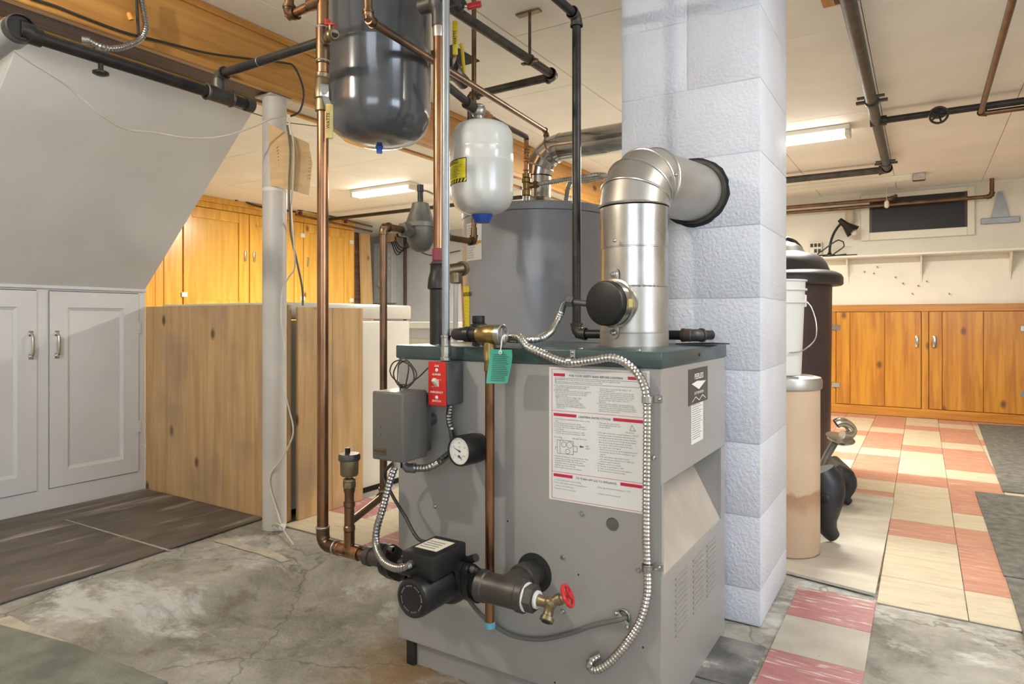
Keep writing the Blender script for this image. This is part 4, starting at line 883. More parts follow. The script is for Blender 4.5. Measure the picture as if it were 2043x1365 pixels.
# ================================================================== PIPES FROM THE CEILING
# gas line: black iron down to the boiler lid
gx, gy = -0.893, 1.80
t = thing('gas_pipe', 'black iron gas pipe dropping straight from the ceiling to the boiler lid', 'pipe', (gx, gy, 0.805))
piperun(t, [(gx, 0.25, 1.775), (gx, gy, 1.775), (gx, gy, 0.807), (-0.535, gy, 0.807), (-0.50, gy+0.055, 0.807)], 0.0134, 'iron', 'iron_grey', 1.28, 2.4)
part(t, 'union', MB().lathe((-0.56, gy, 0.807), (1,0,0), [(0.0134,0),(0.018,0.001),(0.018,0.02),(0.016,0.022)], 20), 'iron_rust', 'rusty coupling')
# hot water main on hangers under the ceiling
hz_ = 1.82
t = thing('ceiling_pipe', 'dark iron pipe hung on a rod below the ceiling, turning back at an elbow', 'pipe', (-1.24, 2.0, hz_))
pe = [V((-1.243, 1.60, hz_)), V((-1.243, 2.306, hz_)), V((-1.655, 2.315, hz_)), V((-1.655, 2.315, hz_-0.11))]
piperun(t, pe, 0.0165, 'iron_grey', 'iron_grey', 1.3, 2.0)
part(t, 'hanger_clamp', MB().torus((-1.243, 2.114, hz_), (0,1,0), 0.0185, 0.0035, 24, 8).box(-1.277, -1.262, 2.105, 2.123, hz_-0.014, hz_-0.006, 0.002, 1).box(-1.224, -1.209, 2.105, 2.123, hz_-0.010, hz_+0.0, 0.002, 1), 'brass_dull')
part(t, 'hanger_rod', MB().cyl((-1.243, 2.114, hz_+0.018), (-1.243, 2.114, CEIL), 0.0055, 12), 'iron_rust')
part(t, 'hanger_plate', MB().box(-1.253-0.045, -1.243+0.045, 2.099, 2.129, CEIL-0.008, CEIL, 0.002, 1), 'brass_dull')
# boiler supply riser: black pipe out of the lid, copper above
sr = on_z(861, 688, 0.783); sr = V((-1.128, 1.425, 0.783))
dsr = -SN*sr.x+CS*sr.y
def sz(py): return EYE+(HY-py)/FPX*dsr
t = thing('boiler_supply_riser', 'copper riser on a fat black iron nipple rising from the boiler lid', 'pipe', tuple(sr))
part(t, 'iron_nipple', MB().cyl(sr, (sr.x, sr.y, sz(575)), 0.0245, 28), 'iron')
part(t, 'reducer', MB().lathe((sr.x, sr.y, 0), (0,0,1), [(0.027,sz(578)),(0.031,sz(576)),(0.031,sz(570)),(0.029,sz(556)),(0.024,sz(543)),(0.0235,sz(530)),(0.026,sz(527))], 32), 'iron', 'black bell reducer')
part(t, 'adapter', MB().lathe((sr.x, sr.y, 0), (0,0,1), [(0.0215,sz(530)),(0.0215,sz(524)),(0.018,sz(521)),(0.0168,sz(520))], 28), 'iron_rust')
part(t, 'red_band', MB().lathe((sr.x, sr.y, 0), (0,0,1), [(0.0148,sz(521)),(0.0182,sz(520)),(0.0182,sz(497)),(0.0148,sz(496))], 28), 'maroon', 'dark red painted band')
part(t, 'copper_pipe', MB().cyl((sr.x, sr.y, sz(520)), (sr.x, sr.y, sz(50)), 0.0150, 28), 'copper')
part(t, 'solder_ring', MB().lathe((sr.x, sr.y, 0), (0,0,1), [(0.0152,sz(75)),(0.0168,sz(70)),(0.0168,sz(54)),(0.0178,sz(53))], 24, False), 'solder')
part(t, 'top_tee', MB().lathe((sr.x, sr.y, 0), (0,0,1), [(0.0185,sz(54)),(0.0195,sz(52)),(0.0195,sz(30)),(0.024,sz(20)),(0.029,sz(12)),(0.029,sz(-8)),(0.02,sz(-16)),(0.017,CEIL)], 28).cyl((sr.x-0.06, sr.y, sz(2)), (sr.x+0.06, sr.y, sz(2)), 0.0235, 24), 'iron_grey', 'dark bronze tee')
# steel conduit to the emergency switch
cq = on_y(889.5, 700, 1.287)
def cz(py): return on_y(889.5, py, 1.287).z
t = thing('electrical_conduit', 'straight grey steel conduit coming down to the red emergency switch', 'conduit', (cq.x, cq.y, cz(718)))
part(t, 'tube', MB().cyl((cq.x, cq.y, cz(708)), (cq.x, cq.y, CEIL), 0.0094, 20), 'conduit_grey')
part(t, 'coupling', MB().lathe((cq.x, cq.y, 0), (0,0,1), [(0.0094,cz(706)),(0.0122,cz(705)),(0.0122,cz(692)),(0.010,cz(691)),(0.0112,cz(690)),(0.0112,cz(674)),(0.0125,cz(673)),(0.0125,cz(669)),(0.0094,cz(668))], 20), 'zinc')
part(t, 'locknut', MB().lathe((cq.x, cq.y, 0), (0,0,1), [(0.014,cz(719)),(0.014,cz(713)),(0.0115,cz(712)),(0.0115,cz(705))], 12), 'zinc')
# copper cold feed crossing in front of the big tank to the heater
t = thing('cold_feed_pipe', 'thin brownish copper pipe slanting back across the big grey tank', 'pipe', (-1.16, 1.187, 1.58))
k0, k1 = V((-1.16, 1.187, 1.58)), V((-1.432, 2.583, 1.697))
top = at(727, -8, (-SN*k0.x+CS*k0.y)*1.005)
k0b = at(735, 40, -SN*k0.x+CS*k0.y)
piperun(t, [V((k0b.x, k0b.y-0.01, CEIL)), k0b, k1, V((k1.x, k1.y, WT))], 0.0105, 'copper_old', 'copper_old', 1.18, 2.2)
# thin copper riser with the fill valve line behind
t = thing('fill_line', 'thin copper line rising to the ceiling with the bronze pressure regulator', 'pipe', (-1.332, 1.88, 1.12))
fx, fy, fz = -1.332, 1.88, 1.118
A = at(765, 452, 1.92)
FD = (V((fx, fy, 0))-V((A.x, A.y, 0))).normalized(); fz = A.z
part(t, 'riser', MB().cyl((fx, fy, fz), (fx, fy, CEIL), 0.0085, 16), 'copper_old')
B = at(697, 1040, 1.667); Bz = 0.336
low = V((A.x, A.y, Bz))
piperun(t, [V((fx, fy, fz+0.05)), V((fx, fy, fz)), A, low, V((on_y(697, 1040, 1.195).x, 1.195, Bz))], 0.0108, 'copper_old', 'copper_old', 1.2, 2.2)
# regulator body on that line
rc = A+FD*0.165
t2 = thing('pressure_regulator', 'dull bronze bell-shaped water pressure regulator on the fill line', 'regulator', (rc.x, rc.y, rc.z-0.06))
part(t2, 'body', MB().lathe(rc, (0,0,-1), [(0.045,-0.022),(0.048,-0.018),(0.046,0.0),(0.040,0.03),(0.028,0.052),(0.012,0.06),(0,0.06)], 28).cyl(rc-FD*0.075, rc+FD*0.10, 0.0195, 20).hexa(rc-FD*0.085, rc-FD*0.06, 0.023).hexa(rc+FD*0.085, rc+FD*0.125, 0.027), 'bronze_grey')
part(t2, 'flange', MB().lathe(rc, (0,0,1), [(0.052,0.016),(0.052,0.030)], 28), 'bronze_grey')
part(t2, 'bonnet', MB().lathe(rc, (0,0,1), [(0.047,0.030),(0.044,0.036),(0.030,0.075),(0.026,0.092),(0.012,0.096)], 28), 'bronze_grey')
part(t2, 'adjusting_screw', MB().lathe(rc, (0,0,1), [(0.009,0.09),(0.009,0.128),(0.0105,0.129),(0.0105,0.15),(0.0,0.151)], 14), 'iron')
part(t2, 'lever', MB().tube([rc+V((0,0,0.135)), rc+V((0.02,0.01,0.13)), rc+V((0.045,0.03,0.115))], 0.003, 8), 'zinc')
# ---------- black drain line low on the left, joining the copper main
PX, PY = on_y(644, 1085, 1.195).x, 1.195
PZ = 0.263
def mz(py): return on_y(645, py, 1.195).z
t = MAIN = thing('return_main', 'tall copper return pipe with ball valve running from ceiling to the pump', 'pipe', (PX, PY, PZ))
part(t, 'vertical_pipe', MB().cyl((PX, PY, PZ+0.015), (PX, PY, CEIL), 0.0146, 28), 'copper')
lh = MB()
part(t, 'foot_elbow', MB().tube([(PX, PY, PZ+0.045)]+arc_corner((PX, PY, PZ+0.2), (PX, PY, PZ), (PX+0.2, PY, PZ), 0.026)+[(PX+0.048, PY, PZ)], 0.0172, 24), 'copper_old')
part(t, 'solder_ring', MB().torus((PX, PY, PZ+0.045), (0,0,1), 0.016, 0.0028, 24, 8), 'solder')
part(t, 'solder_ring', MB().torus((PX+0.048, PY, PZ), (1,0,0), 0.016, 0.0028, 24, 8), 'solder')
TX = on_y(697, 1090, 1.195).x
AXX = on_y(735, 1100, 1.195).x
part(t, 'horizontal_pipe', MB().cyl((PX+0.03, PY, PZ), (AXX+0.03, PY, PZ), 0.0146, 24), 'copper')
part(t, 'tee', MB().cyl((TX-0.035, PY, PZ), (TX+0.035, PY, PZ), 0.0175, 24).cyl((TX, PY, PZ), (TX, PY, PZ+0.05), 0.0135, 20).torus((TX-0.035, PY, PZ), (1,0,0), 0.016, 0.003, 24, 8).torus((TX+0.035, PY, PZ), (1,0,0), 0.016, 0.003, 24, 8), 'copper')
def wz(py): return on_y(697, py, 1.195).z
part(t, 'riser', MB().lathe((TX, PY, 0), (0,0,1), [(0.0125,PZ+0.03),(0.0125,wz(1060)),(0.0145,wz(1058)),(0.0145,wz(1050)),(0.0125,wz(1048)),(0.0125,wz(1012)),(0.0145,wz(1010)),(0.0145,wz(1001)),(0.0118,wz(1000)),(0.0118,wz(985)),(0.0145,wz(978)),(0.0145,wz(970))], 20), 'copper_old')
# ball valve and fittings up the main
part(t, 'valve_body', MB().lathe((PX, PY, 0), (0,0,1), [(0.0155,mz(224)),(0.0195,mz(222)),(0.0195,mz(200)),(0.0225,mz(197)),(0.0225,mz(182)),(0.0195,mz(178)),(0.0195,mz(160)),(0.017,mz(157)),(0.0185,mz(155)),(0.0185,mz(148)),(0.0155,mz(146))], 24), 'brass_dull', 'dull bronze ball valve')
q = V((PX, PY, mz(190))); vd = V((0.80, -0.6, 0)).normalized()
part(t, 'valve_stem', MB().cyl(q, q+vd*0.038, 0.009, 16).hexa(q+vd*0.034, q+vd*0.046, 0.011), 'zinc')
hq = q+vd*0.040; hs = V((0.6, 0.8, 0))
lev = part(t, 'lever', MB().obox(hq+V((0,0,0.0)), hs, vd, (0,0,1), 0.011, 0.0015, 0.016, 0.001).obox(hq+V((0,0,-0.026))+hs*0.006, hs, vd, (0.25,0.2,-1), 0.008, 0.0013, 0.018), 'zinc')
part(lev, 'grip', MB().obox(hq+hs*0.013+V((0,0,-0.078)), hs, vd, (0,0,1), 0.0095, 0.0045, 0.045, 0.0042), 'yellow_worn', 'worn yellow vinyl lever grip')
g_ = hq+hs*0.013+V((0,0,-0.078))+vd*0.0049
q = text('WATTS', 0.012, lambda x, y: g_+V((0,0,1))*(x)+hs*(-y), 'CENTER', 1, bold=True); part(lev, 'lettering', q, 'print_black', smooth=False)
part(t, 'upper_tee', MB().lathe((PX, PY, 0), (0,0,1), [(0.0155,mz(128)),(0.0175,mz(126)),(0.0178,mz(118)),(0.0175,mz(60)),(0.0178,mz(54)),(0.0155,mz(52))], 24), 'copper_old')
for py in (122, 56): part(t, 'solder_ring', MB().torus((PX, PY, mz(py)), (0,0,1), 0.0165, 0.0026, 24, 8), 'solder')
# drain cock with red lever on the upper tee
q = V((PX, PY, mz(86))); dd = V((0.93, -0.37, 0)).normalized()
dk = part(t, 'drain_cock', MB().cyl(q, q+dd*0.045, 0.0135, 18, 0.010).hexa(q+dd*0.022, q+dd*0.034, 0.0155).cyl(q+dd*0.03, q+dd*0.072, 0.009, 16).ball(q+dd*0.058, 0.014, 14).cyl(q+dd*0.07, q+dd*0.085+V((0,0,-0.006)), 0.011, 16), 'brass_dull', 'dull brass drain cock')
part(dk, 'bore', MB().cyl(q+dd*0.084+V((0,0,-0.006)), q+dd*0.0858+V((0,0,-0.0062)), 0.0085, 16), 'hole_dark')
part(dk, 'stem', MB().cyl(q+dd*0.055, q+dd*0.055+V((0,0,0.028)), 0.005, 10), 'brass_dull')
hc2 = q+dd*0.055+V((0,0,0.03))
part(dk, 'lever', MB().obox(hc2, (0.9, -0.3, -0.35), (0.3, 0.9, 0), (0.3, 0, 0.9), 0.026, 0.007, 0.0025, 0.002).obox(hc2-V((0.014,-0.004,-0.010)), (0.5, -0.3, -0.8), (0.3, 0.9, 0), (0.8, 0, 0.5), 0.012, 0.007, 0.0025, 0.002), 'red_paint', 'red lever')
# copper offset at the very top left of the main
q0, q1 = on_y(577, -30, 1.195), on_y(577, 33, 1.195)
t = thing('copper_offset', 'short U-shaped copper offset near the ceiling left of the tall main', 'pipe', tuple(q1))
piperun(t, [V((q1.x, 1.195, CEIL)), V((q1.x, 1.195, q1.z)), V((PX, 1.195, q1.z+0.012))], 0.0125, 'copper', 'copper_old', 1.25, 2.3)
part(t, 'wye', MB().cyl((PX-0.05, 1.195, q1.z+0.010), (PX, 1.195, q1.z+0.012), 0.016, 18, 0.021), 'copper_old')
# black pipe under the beam, with its link to the main
bz = 1.518; bxx = -1.775
t = thing('drain_pipe', 'black iron pipe hung below the pine beam with a capped end', 'pipe', (bxx, 1.0, bz))
b0, b1 = V((bxx, on_x(62, 62, bxx).y, bz)), V((bxx, 1.303, bz))
part(t, 'pipe', MB().cyl(b0, b1, 0.0165, 22), 'iron')
tj = on_x(437, 190, bxx).y
part(t, 'tee', MB().cyl((bxx, tj-0.04, bz), (bxx, tj+0.04, bz), 0.0225, 22).cyl((bxx, tj, bz), (bxx, tj, bz+0.045), 0.019, 20).torus((bxx, tj-0.04, bz), (0,1,0), 0.021, 0.004, 22, 8).torus((bxx, tj+0.04, bz), (0,1,0), 0.021, 0.004, 22, 8), 'iron_grey')
part(t, 'end_cap', MB().lathe((bxx, 1.285, bz), (0,1,0), [(0.0165,0),(0.022,0.001),(0.022,0.024),(0.017,0.028),(0.016,0.028),(0.015,0.02),(0,0.02)], 24), 'iron_grey')
lz = mz(82)
piperun(t, [V((bxx, tj, bz+0.03)), V((bxx, tj, lz)), V((PX-0.01, PY, lz))], 0.0125, 'iron', 'iron_grey', 1.35, 2.3)
part(t, 'band', MB().torus(V((bxx, tj, lz)).lerp(V((PX, PY, lz)), 0.42), (1,0.05,0), 0.013, 0.0016, 18, 6), 'zinc')
ec = on_x(38, 55, bxx); ec.z = bz+0.006; ed = (RT*0.80-FW*0.6).normalized()
part(t, 'end_elbow', MB().tube([b0+V((0,0.02,0)), b0, ec+V((0,0.02,0)), ec], [0.0215,0.0235,0.024,0.022], 22).lathe(ec, ed, [(0.0,-0.03),(0.031,-0.03),(0.031,0.014),(0.028,0.016),(0.027,0.008),(0,0.008)], 26), 'iron')
part(t, 'side_pipe', MB().cyl(ec-ed*0.012, ec-ed*0.06, 0.0325, 26).cyl(ec-ed*0.05, ec-ed*0.6, 0.0265, 24), 'conduit_grey', 'grey painted pipe going left')
wk = on_x(201, 112, bxx)
part(t, 'drain_plug', MB().cyl((bxx, wk.y, bz-0.012), (bxx, wk.y, bz-0.035), 0.006, 12).lathe((bxx, wk.y, bz-0.032), (0,0,-1), [(0.009,0),(0.019,0.005),(0.019,0.010),(0.010,0.014),(0,0.014)], 18), 'iron', 'small black plug valve')
# red-handled valves up by the ceiling
def wheel(root, c, ax, R=0.022, nm='handwheel'):
    mb = MB().torus(c, ax, R, 0.0042, 24, 8); a = V(ax).normalized(); u = a.orthogonal().normalized(); w2 = a.cross(u)
    for k in range(4):
        e = (u*math.cos(k*math.pi/2)+w2*math.sin(k*math.pi/2)); mb.tube([V(c), V(c)+e*R], 0.003, 8)
    mb.lathe(V(c)-a*0.004, a, [(0.006,0),(0.006,0.01),(0,0.011)], 12)
    return part(root, nm, mb, 'red_paint', 'red handwheel')
q = at(924, 45, 2.106)
t = thing('isolation_valve', 'bronze ball valve with bright yellow lever behind the grey conduit', 'valve', (q.x, q.y, q.z-0.1))
vb = at(905, 118, 2.182)
part(t, 'body', MB().tube([at(890, 128, 2.138), at(925, 165, 2.268)], 0.024, 20).tube([at(898, 136, 2.160), at(906, 145, 2.192)], 0.03, 18), 'iron_grey')
g1, g2 = at(908, 42, 2.084), at(908, 110, 2.084)
lv = part(t, 'lever', MB().obox((g1+g2)/2, RT, FW, (0,0,1), 0.0085, 0.004, (g1.z-g2.z)/2, 0.0035), 'yellow_vinyl', 'yellow vinyl lever')
gm = (g1+g2)/2-FW*0.0046
part(lv, 'lettering', text('WATTS', 0.013, lambda x, y: gm+V((0,0,1))*x-RT*(y-0.004), 'CENTER', 1, bold=True), 'print_black', smooth=False)
l2a, l2b = at(919, 88, 2.182), at(926, 145, 2.214)
part(t, 'lever', MB().tube(spline([l2a, at(922, 100, 2.182), at(924, 122, 2.192), l2b], 0.02), 0.006, 8), 'yellow_vinyl')
part(t, 'stem', MB().cyl(at(908, 112, 2.090), at(900, 138, 2.160), 0.006, 10), 'zinc')
q = at(948, 10, 2.05)
t = thing('gate_valve', 'small valve with a bright red lever at the top by the dark ceiling pipe', 'valve', (q.x, q.y, q.z-0.02))
part(t, 'body', MB().tube([at(905, 18, 2.05), at(925, 6, 2.07)], 0.014, 16).ball(at(915, 12, 2.05), 0.02, 14), 'iron_grey')
part(t, 'lever', MB().obox(at(946, 11, 2.05), RT*0.95+V((0,0,0.2)), FW, V((0,0,1))-RT*0.2, 0.023, 0.008, 0.009, 0.004), 'red_paint', 'red lever')
part(t, 'stem', MB().cyl(at(918, 12, 2.05), at(938, 14, 2.05), 0.005, 10), 'zinc')

# ================================================================== PUMP AND FRONT PIPING
UX = -0.91
t = thing('circulator_pump', 'black circulator pump with round motor bolted into the copper return line', 'pump', (UX, PY, PZ-0.06))
part(t, 'volute', MB().lathe((UX, PY+0.03, PZ), (0,-1,0), [(0.03,-0.005),(0.05,0.0),(0.055,0.01),(0.055,0.045),(0.05,0.055)], 32).cyl((AXX+0.11, PY, PZ), (UX+0.072, PY, PZ), 0.0215, 22), 'iron')
part(t, 'motor', MB().lathe((UX, PY, PZ), (0,-1,0), [(0.046,0.02),(0.046,0.028),(0.0425,0.03),(0.0425,0.128),(0.040,0.136),(0.034,0.139),(0.031,0.137),(0,0.137)], 44), 'black_paint', 'round black motor can')
dots = MB()
for k in range(40):
    if k % 10 in (4, 9): continue
    a = 2*math.pi*k/40; c = V((UX+0.0275*math.cos(a), PY-0.1375, PZ+0.0275*math.sin(a))); dots.box(c.x-0.0011, c.x+0.0011, c.y-0.0004, c.y, c.z-0.0016, c.z+0.0016)
part(t, 'stamped_lettering', dots, 'zinc', smooth=False)
tb = part(t, 'terminal_box', MB().box(UX-0.048, UX+0.040, PY-0.115, PY+0.005, PZ+0.034, PZ+0.088, 0.006, 2), 'black_plastic')
part(tb, 'label', MB().box(UX-0.035, UX+0.025, PY-0.085, PY-0.02, PZ+0.0882, PZ+0.0888), 'ivory', 'cream rating label', smooth=False)
pr = MB()
for k in range(4): pr.box(UX-0.03, UX+0.012, PY-0.075+k*0.012, PY-0.072+k*0.012, PZ+0.0888, PZ+0.0892)
part(tb, 'printed_line', pr, 'print_grey', smooth=False)
part(t, 'cable_gland', MB().cyl((UX+0.03, PY+0.0, PZ+0.04), (UX+0.075, PY-0.008, PZ+0.062), 0.009, 14), 'black_plastic')
def flange(x, s):
    mb = MB()
    for dx in (0.0, 0.0155*s):
        pts = []
        for k in range(40):
            a = 2*math.pi*k/40; rr = 0.034+0.020*abs(math.sin(a))**6
            pts.append(V((x+dx, PY+rr*math.cos(a+0.5), PZ+rr*math.sin(a+0.5))))
        mb.prism(pts, (0.0135*s, 0, 0))
    part(t, 'flange', mb, 'iron')
    for sg in (1, -1):
        c = V((x, PY-sg*0.046*math.sin(0.5), PZ+sg*0.046*math.cos(0.5)))
        part(t, 'bolt', MB().hexa(c-V((0.012*s,0,0)), c, 0.0085).cyl(c-V((0.012*s,0,0)), c+V((0.05*s,0,0)), 0.005, 10).ball(c+V((0.036*s,0,0)), 0.0085, 12), 'iron_grey')
flange(on_y(936, 1150, PY).x-0.012, 1); flange(on_y(790, 1120, PY).x, -1)
part(t, 'iron_adapter', MB().lathe((AXX, PY, PZ), (1,0,0), [(0.018,-0.006),(0.0235,-0.004),(0.0235,0.012),(0.02,0.014),(0.02,0.05),(0.026,0.052),(0.026,0.07)], 24), 'iron_grey')
# iron tee into the boiler with hose bib
tx = HOLE.x+0.0
t = thing('boiler_return_tee', 'rust-tinged iron tee joining the pump to the round hole in the boiler front', 'pipe fitting', (tx, PY, PZ-0.04))
x0_, x1_ = on_y(962, 1158, PY).x, on_y(1046, 1190, PY).x
part(t, 'nipple', MB().lathe((x0_-0.028, PY, PZ), (1,0,0), [(0.0215,0),(0.0265,0.002),(0.0265,0.018),(0.0225,0.020),(0.0225,0.030)], 24), 'iron')
part(t, 'tee', MB().cyl((x0_, PY, PZ), (x1_, PY, PZ), 0.0315, 32).lathe((x0_, PY, PZ), (1,0,0), [(0.0315,-0.006),(0.0345,-0.004),(0.0345,0.012),(0.0315,0.015)], 32).lathe((x1_, PY, PZ), (-1,0,0), [(0.0315,-0.006),(0.0345,-0.004),(0.0345,0.01),(0.0315,0.013)], 32).tube([(tx+0.0, PY, PZ), (tx, PY+0.045, PZ), (tx, JY0+0.02, PZ)], [0.0315, 0.029, 0.029], 28).lathe((tx, PY+0.07, PZ), (0,1,0), [(0.029,0),(0.034,0.003),(0.034,0.024),(0.03,0.028)], 28), 'iron_grey')
part(t, 'bushing', MB().lathe((x1_, PY, PZ), (1,0,0), [(0.027,0.0),(0.027,0.006)], 24).hexa((x1_+0.006, PY, PZ), (x1_+0.028, PY, PZ), 0.029), 'iron_grey')
part(t, 'tape_ring', MB().lathe((x1_, PY, PZ), (1,0,0), [(0.03,0.004),(0.03,0.009)], 24).lathe((x1_, PY, PZ), (1,0,0), [(0.016,0.028),(0.0185,0.029),(0.0185,0.034),(0.016,0.035)], 20), 'paper', 'white thread sealing tape')
hb = V((x1_+0.035, PY, PZ))
t = thing('hose_bib', 'weathered brass hose bib with a red handwheel on the boiler drain', 'valve', (hb.x, hb.y, hb.z-0.05))
part(t, 'body', MB().tube([hb, hb+V((0.012,0,0)), hb+V((0.026,0,-0.001))], [0.0125,0.0105,0.013], 18).ball(hb+V((0.028,0,0)), 0.0145, 16).tube(spline([hb+V((0.028,0,-0.004)), hb+V((0.032,-0.016,-0.012)), hb+V((0.034,-0.024,-0.020))], 0.006), 0.0105, 16).lathe(hb+V((0.034,-0.022,-0.018)), (0.03,-0.7,-0.7), [(0.0105,0),(0.0145,0.002),(0.0145,0.010),(0.0125,0.011)], 20), 'brass_dull')
part(t, 'spout_bore', MB().cyl(hb+V((0.0344,-0.0297,-0.0257)), hb+V((0.0345,-0.0304,-0.0264)), 0.0095, 16), 'hole_dark')
wa = V((0.85, 0.2, 0.48)).normalized()
part(t, 'bonnet', MB().lathe(hb+V((0.028,0,0)), wa, [(0.010,0.006),(0.010,0.016),(0.012,0.017),(0.012,0.026),(0.007,0.028),(0.004,0.042)], 14), 'brass_dull')
wheel(t, hb+V((0.028,0,0))+wa*0.042, wa, 0.021)

# ---------- air vent on the riser
t = thing('air_vent', 'brass float air vent with a small black cap on a copper riser', 'air vent', (TX, PY, wz(972)))
part(t, 'nut', MB().hexa((TX, PY, wz(972)), (TX, PY, wz(961)), 0.0165).lathe((TX, PY, 0), (0,0,1), [(0.012,wz(962)),(0.0155,wz(960)),(0.0155,wz(955)),(0.008,wz(953)),(0.006,wz(949))], 18), 'brass_dull')
part(t, 'canister', MB().lathe((TX, PY, 0), (0,0,1), [(0.006,wz(952)),(0.020,wz(949)),(0.0225,wz(946)),(0.0235,wz(917))], 32), 'brass_dull')
part(t, 'lid', MB().lathe((TX, PY, 0), (0,0,1), [(0.0265,wz(918)),(0.0275,wz(916)),(0.0275,wz(909)),(0.025,wz(905)),(0,wz(904))], 32), 'iron_grey')
part(t, 'cap', MB().cyl((TX-0.006, PY, wz(905)), (TX-0.006, PY, wz(894)), 0.0065, 14), 'black_plastic', 'little black vent cap')

# ---------- relief valve, tag and copper discharge
RY = 1.283
ra, rb_ = on_y(900, 661, RY), on_y(985, 669, RY)
rzv = 0.815
t = thing('relief_valve', 'brass pressure relief valve with lever on a dark nipple over the boiler lid edge', 'valve', (rb_.x, RY, rzv-0.03))
rx = on_y(980, 668, RY).x
part(t, 'riser', MB().cyl((ra.x, 1.40, 0.783), (ra.x, 1.40, rzv+0.03), 0.0165, 20).lathe((ra.x, 1.40, rzv), (0,0,1), [(0.0165,-0.022),(0.021,-0.02),(0.021,0.024),(0.0165,0.026),(0.0165,0.045),(0.0,0.046)], 20), 'iron')
part(t, 'nipple', MB().tube([(ra.x, 1.40, rzv), (ra.x, RY+0.03, rzv), (ra.x+0.012, RY+0.008, rzv), (ra.x+0.035, RY, rzv), (rx, RY, rzv)], 0.0155, 20).lathe((ra.x+0.045, RY, rzv), (1,0,0), [(0.0155,0),(0.019,0.001),(0.019,0.014),(0.0155,0.015)], 20), 'iron')
part(t, 'body', MB().lathe((rx-0.028, RY, rzv), (1,0,0), [(0.016,-0.008),(0.021,-0.006),(0.021,0.006),(0.0235,0.01),(0.0235,0.034),(0.0215,0.04),(0.0215,0.05)], 24).cyl((rx-0.004, RY, rzv), (rx-0.004, RY, rzv-0.055), 0.0145, 20).hexa((rx-0.004, RY, rzv-0.04), (rx-0.004, RY, rzv-0.06), 0.0155), 'brass')
part(t, 'bonnet', MB().lathe((rx+0.02, RY, rzv), (1,0,0), [(0.0245,0),(0.0245,0.012),(0.0225,0.014),(0.018,0.013),(0.016,0.008),(0,0.008)], 28), 'zinc')
part(t, 'lever', MB().obox((rx+0.038, RY-0.012, rzv-0.006), (0.12,-0.1,1), (1,0,-0.12), (0,1,0.1), 0.022, 0.0015, 0.0048, 0.001), 'zinc', 'test lever')
dx_ = rx-0.004
def rzz(py): return on_y(978, py, RY).z
t = thing('discharge_pipe', 'straight copper discharge pipe hanging down the boiler front, cyan cap at bottom', 'pipe', (dx_, RY, rzz(1252)))
part(t, 'tube', MB().cyl((dx_, RY, rzv-0.058), (dx_, RY, rzz(1246)), 0.0111, 24), 'copper')
part(t, 'adapter', MB().lathe((dx_, RY, 0), (0,0,1), [(0.0111,rzz(742)),(0.0135,rzz(740)),(0.0135,rzz(722)),(0.0145,rzz(720)),(0.0145,rzz(714)),(0.012,rzz(712))], 18), 'brass')
part(t, 'end_cap', MB().lathe((dx_, RY, 0), (0,0,1), [(0.0111,rzz(1240)),(0.0128,rzz(1241)),(0.0128,rzz(1252)),(0.0105,rzz(1253)),(0.010,rzz(1248)),(0,rzz(1248))], 24), 'cap_cyan', 'pale cyan painted end')
# green tag
t = thing('inspection_tag', 'green paper tag tied to the relief valve lever', 'tag', tuple(on_y(995, 765, RY-0.03)))
g = [(982, 700), (1012, 697), (1022, 704), (1020, 728), (1012, 765), (969, 765), (973, 741), (977, 722)]
TG = RY-0.034
mb = MB(); rows_ = 6
L_ = [(978, 697), (977, 712), (975, 728), (972, 745), (970, 765)]; R_ = [(1021, 698), (1022, 712), (1020, 730), (1016, 748), (1012, 765)]
cur = [0.0, 0.004, 0.005, 0.003, -0.002]
vs = []
for (l, r_, c_) in zip(L_, R_, cur):
    for k in range(5):
        f = k/4; vs.append(on_y(l[0]+(r_[0]-l[0])*f, l[1]+(r_[1]-l[1])*f, TG+c_+0.004*math.sin(f*3)))
fs = [(i*5+j, i*5+j+1, (i+1)*5+j+1, (i+1)*5+j) for i in range(4) for j in range(4)]
vb_ = [p+V((0, 0.0006, 0)) for p in vs]
card = part(t, 'card', MB().add(vs, fs).add(vb_, fs), 'tag_green')
ll = MB()
for k in range(15):
    py = 708+k*3.7; a_ = 984-k*0.4; L2 = 26+random.random()*8
    p0_, p1_ = on_y(a_, py, TG-0.002), on_y(a_+L2, py+1, TG-0.002); ll.quad(p0_, p1_, p1_+V((0,0,0.0014)), p0_+V((0,0,0.0014)))
part(card, 'printed_line', ll, 'lid_green', smooth=False)
part(t, 'tie', MB().tube(spline([on_y(998, 703, TG), on_y(1000, 690, TG), on_y(1003, 672, RY-0.02), on_y(1008, 668, RY-0.005)], 0.01), 0.0012, 6).torus(on_y(998, 703, TG), (0,1,0), 0.004, 0.001, 14, 6), 'paper')

# ---------- emergency switch
SX0, SX1 = on_y(855, 765, 1.255).x, on_y(890, 765, 1.255).x
SZ1, SZ0 = on_y(855, 721, 1.255).z, on_y(855, 808, 1.255).z
t = thing('emergency_switch', 'steel switch box with a red emergency plate on the boiler front', 'switch', ((SX0+SX1)/2, 1.29, SZ0))
part(t, 'box', MB().box(SX0+0.001, SX1+0.002, 1.2575, 1.324, SZ0+0.001, SZ1-0.001, 0.006, 2), 'steel_box')
plt = part(t, 'plate', MB().box(SX0, SX1, 1.253, 1.257, SZ0, SZ1, 0.0012, 1), 'red_plate', 'red switch plate with white lettering')
sm = (SX0+SX1)/2; SH = SZ1-SZ0; sy = 1.2527
def pt(s, size, v): return text(s, size, lambda x, y: V((sm+x, sy-0.0004, SZ1-v*SH+y)), 'CENTER', 2, bold=True)
tm = pt('GAS', 0.0072, 0.115)
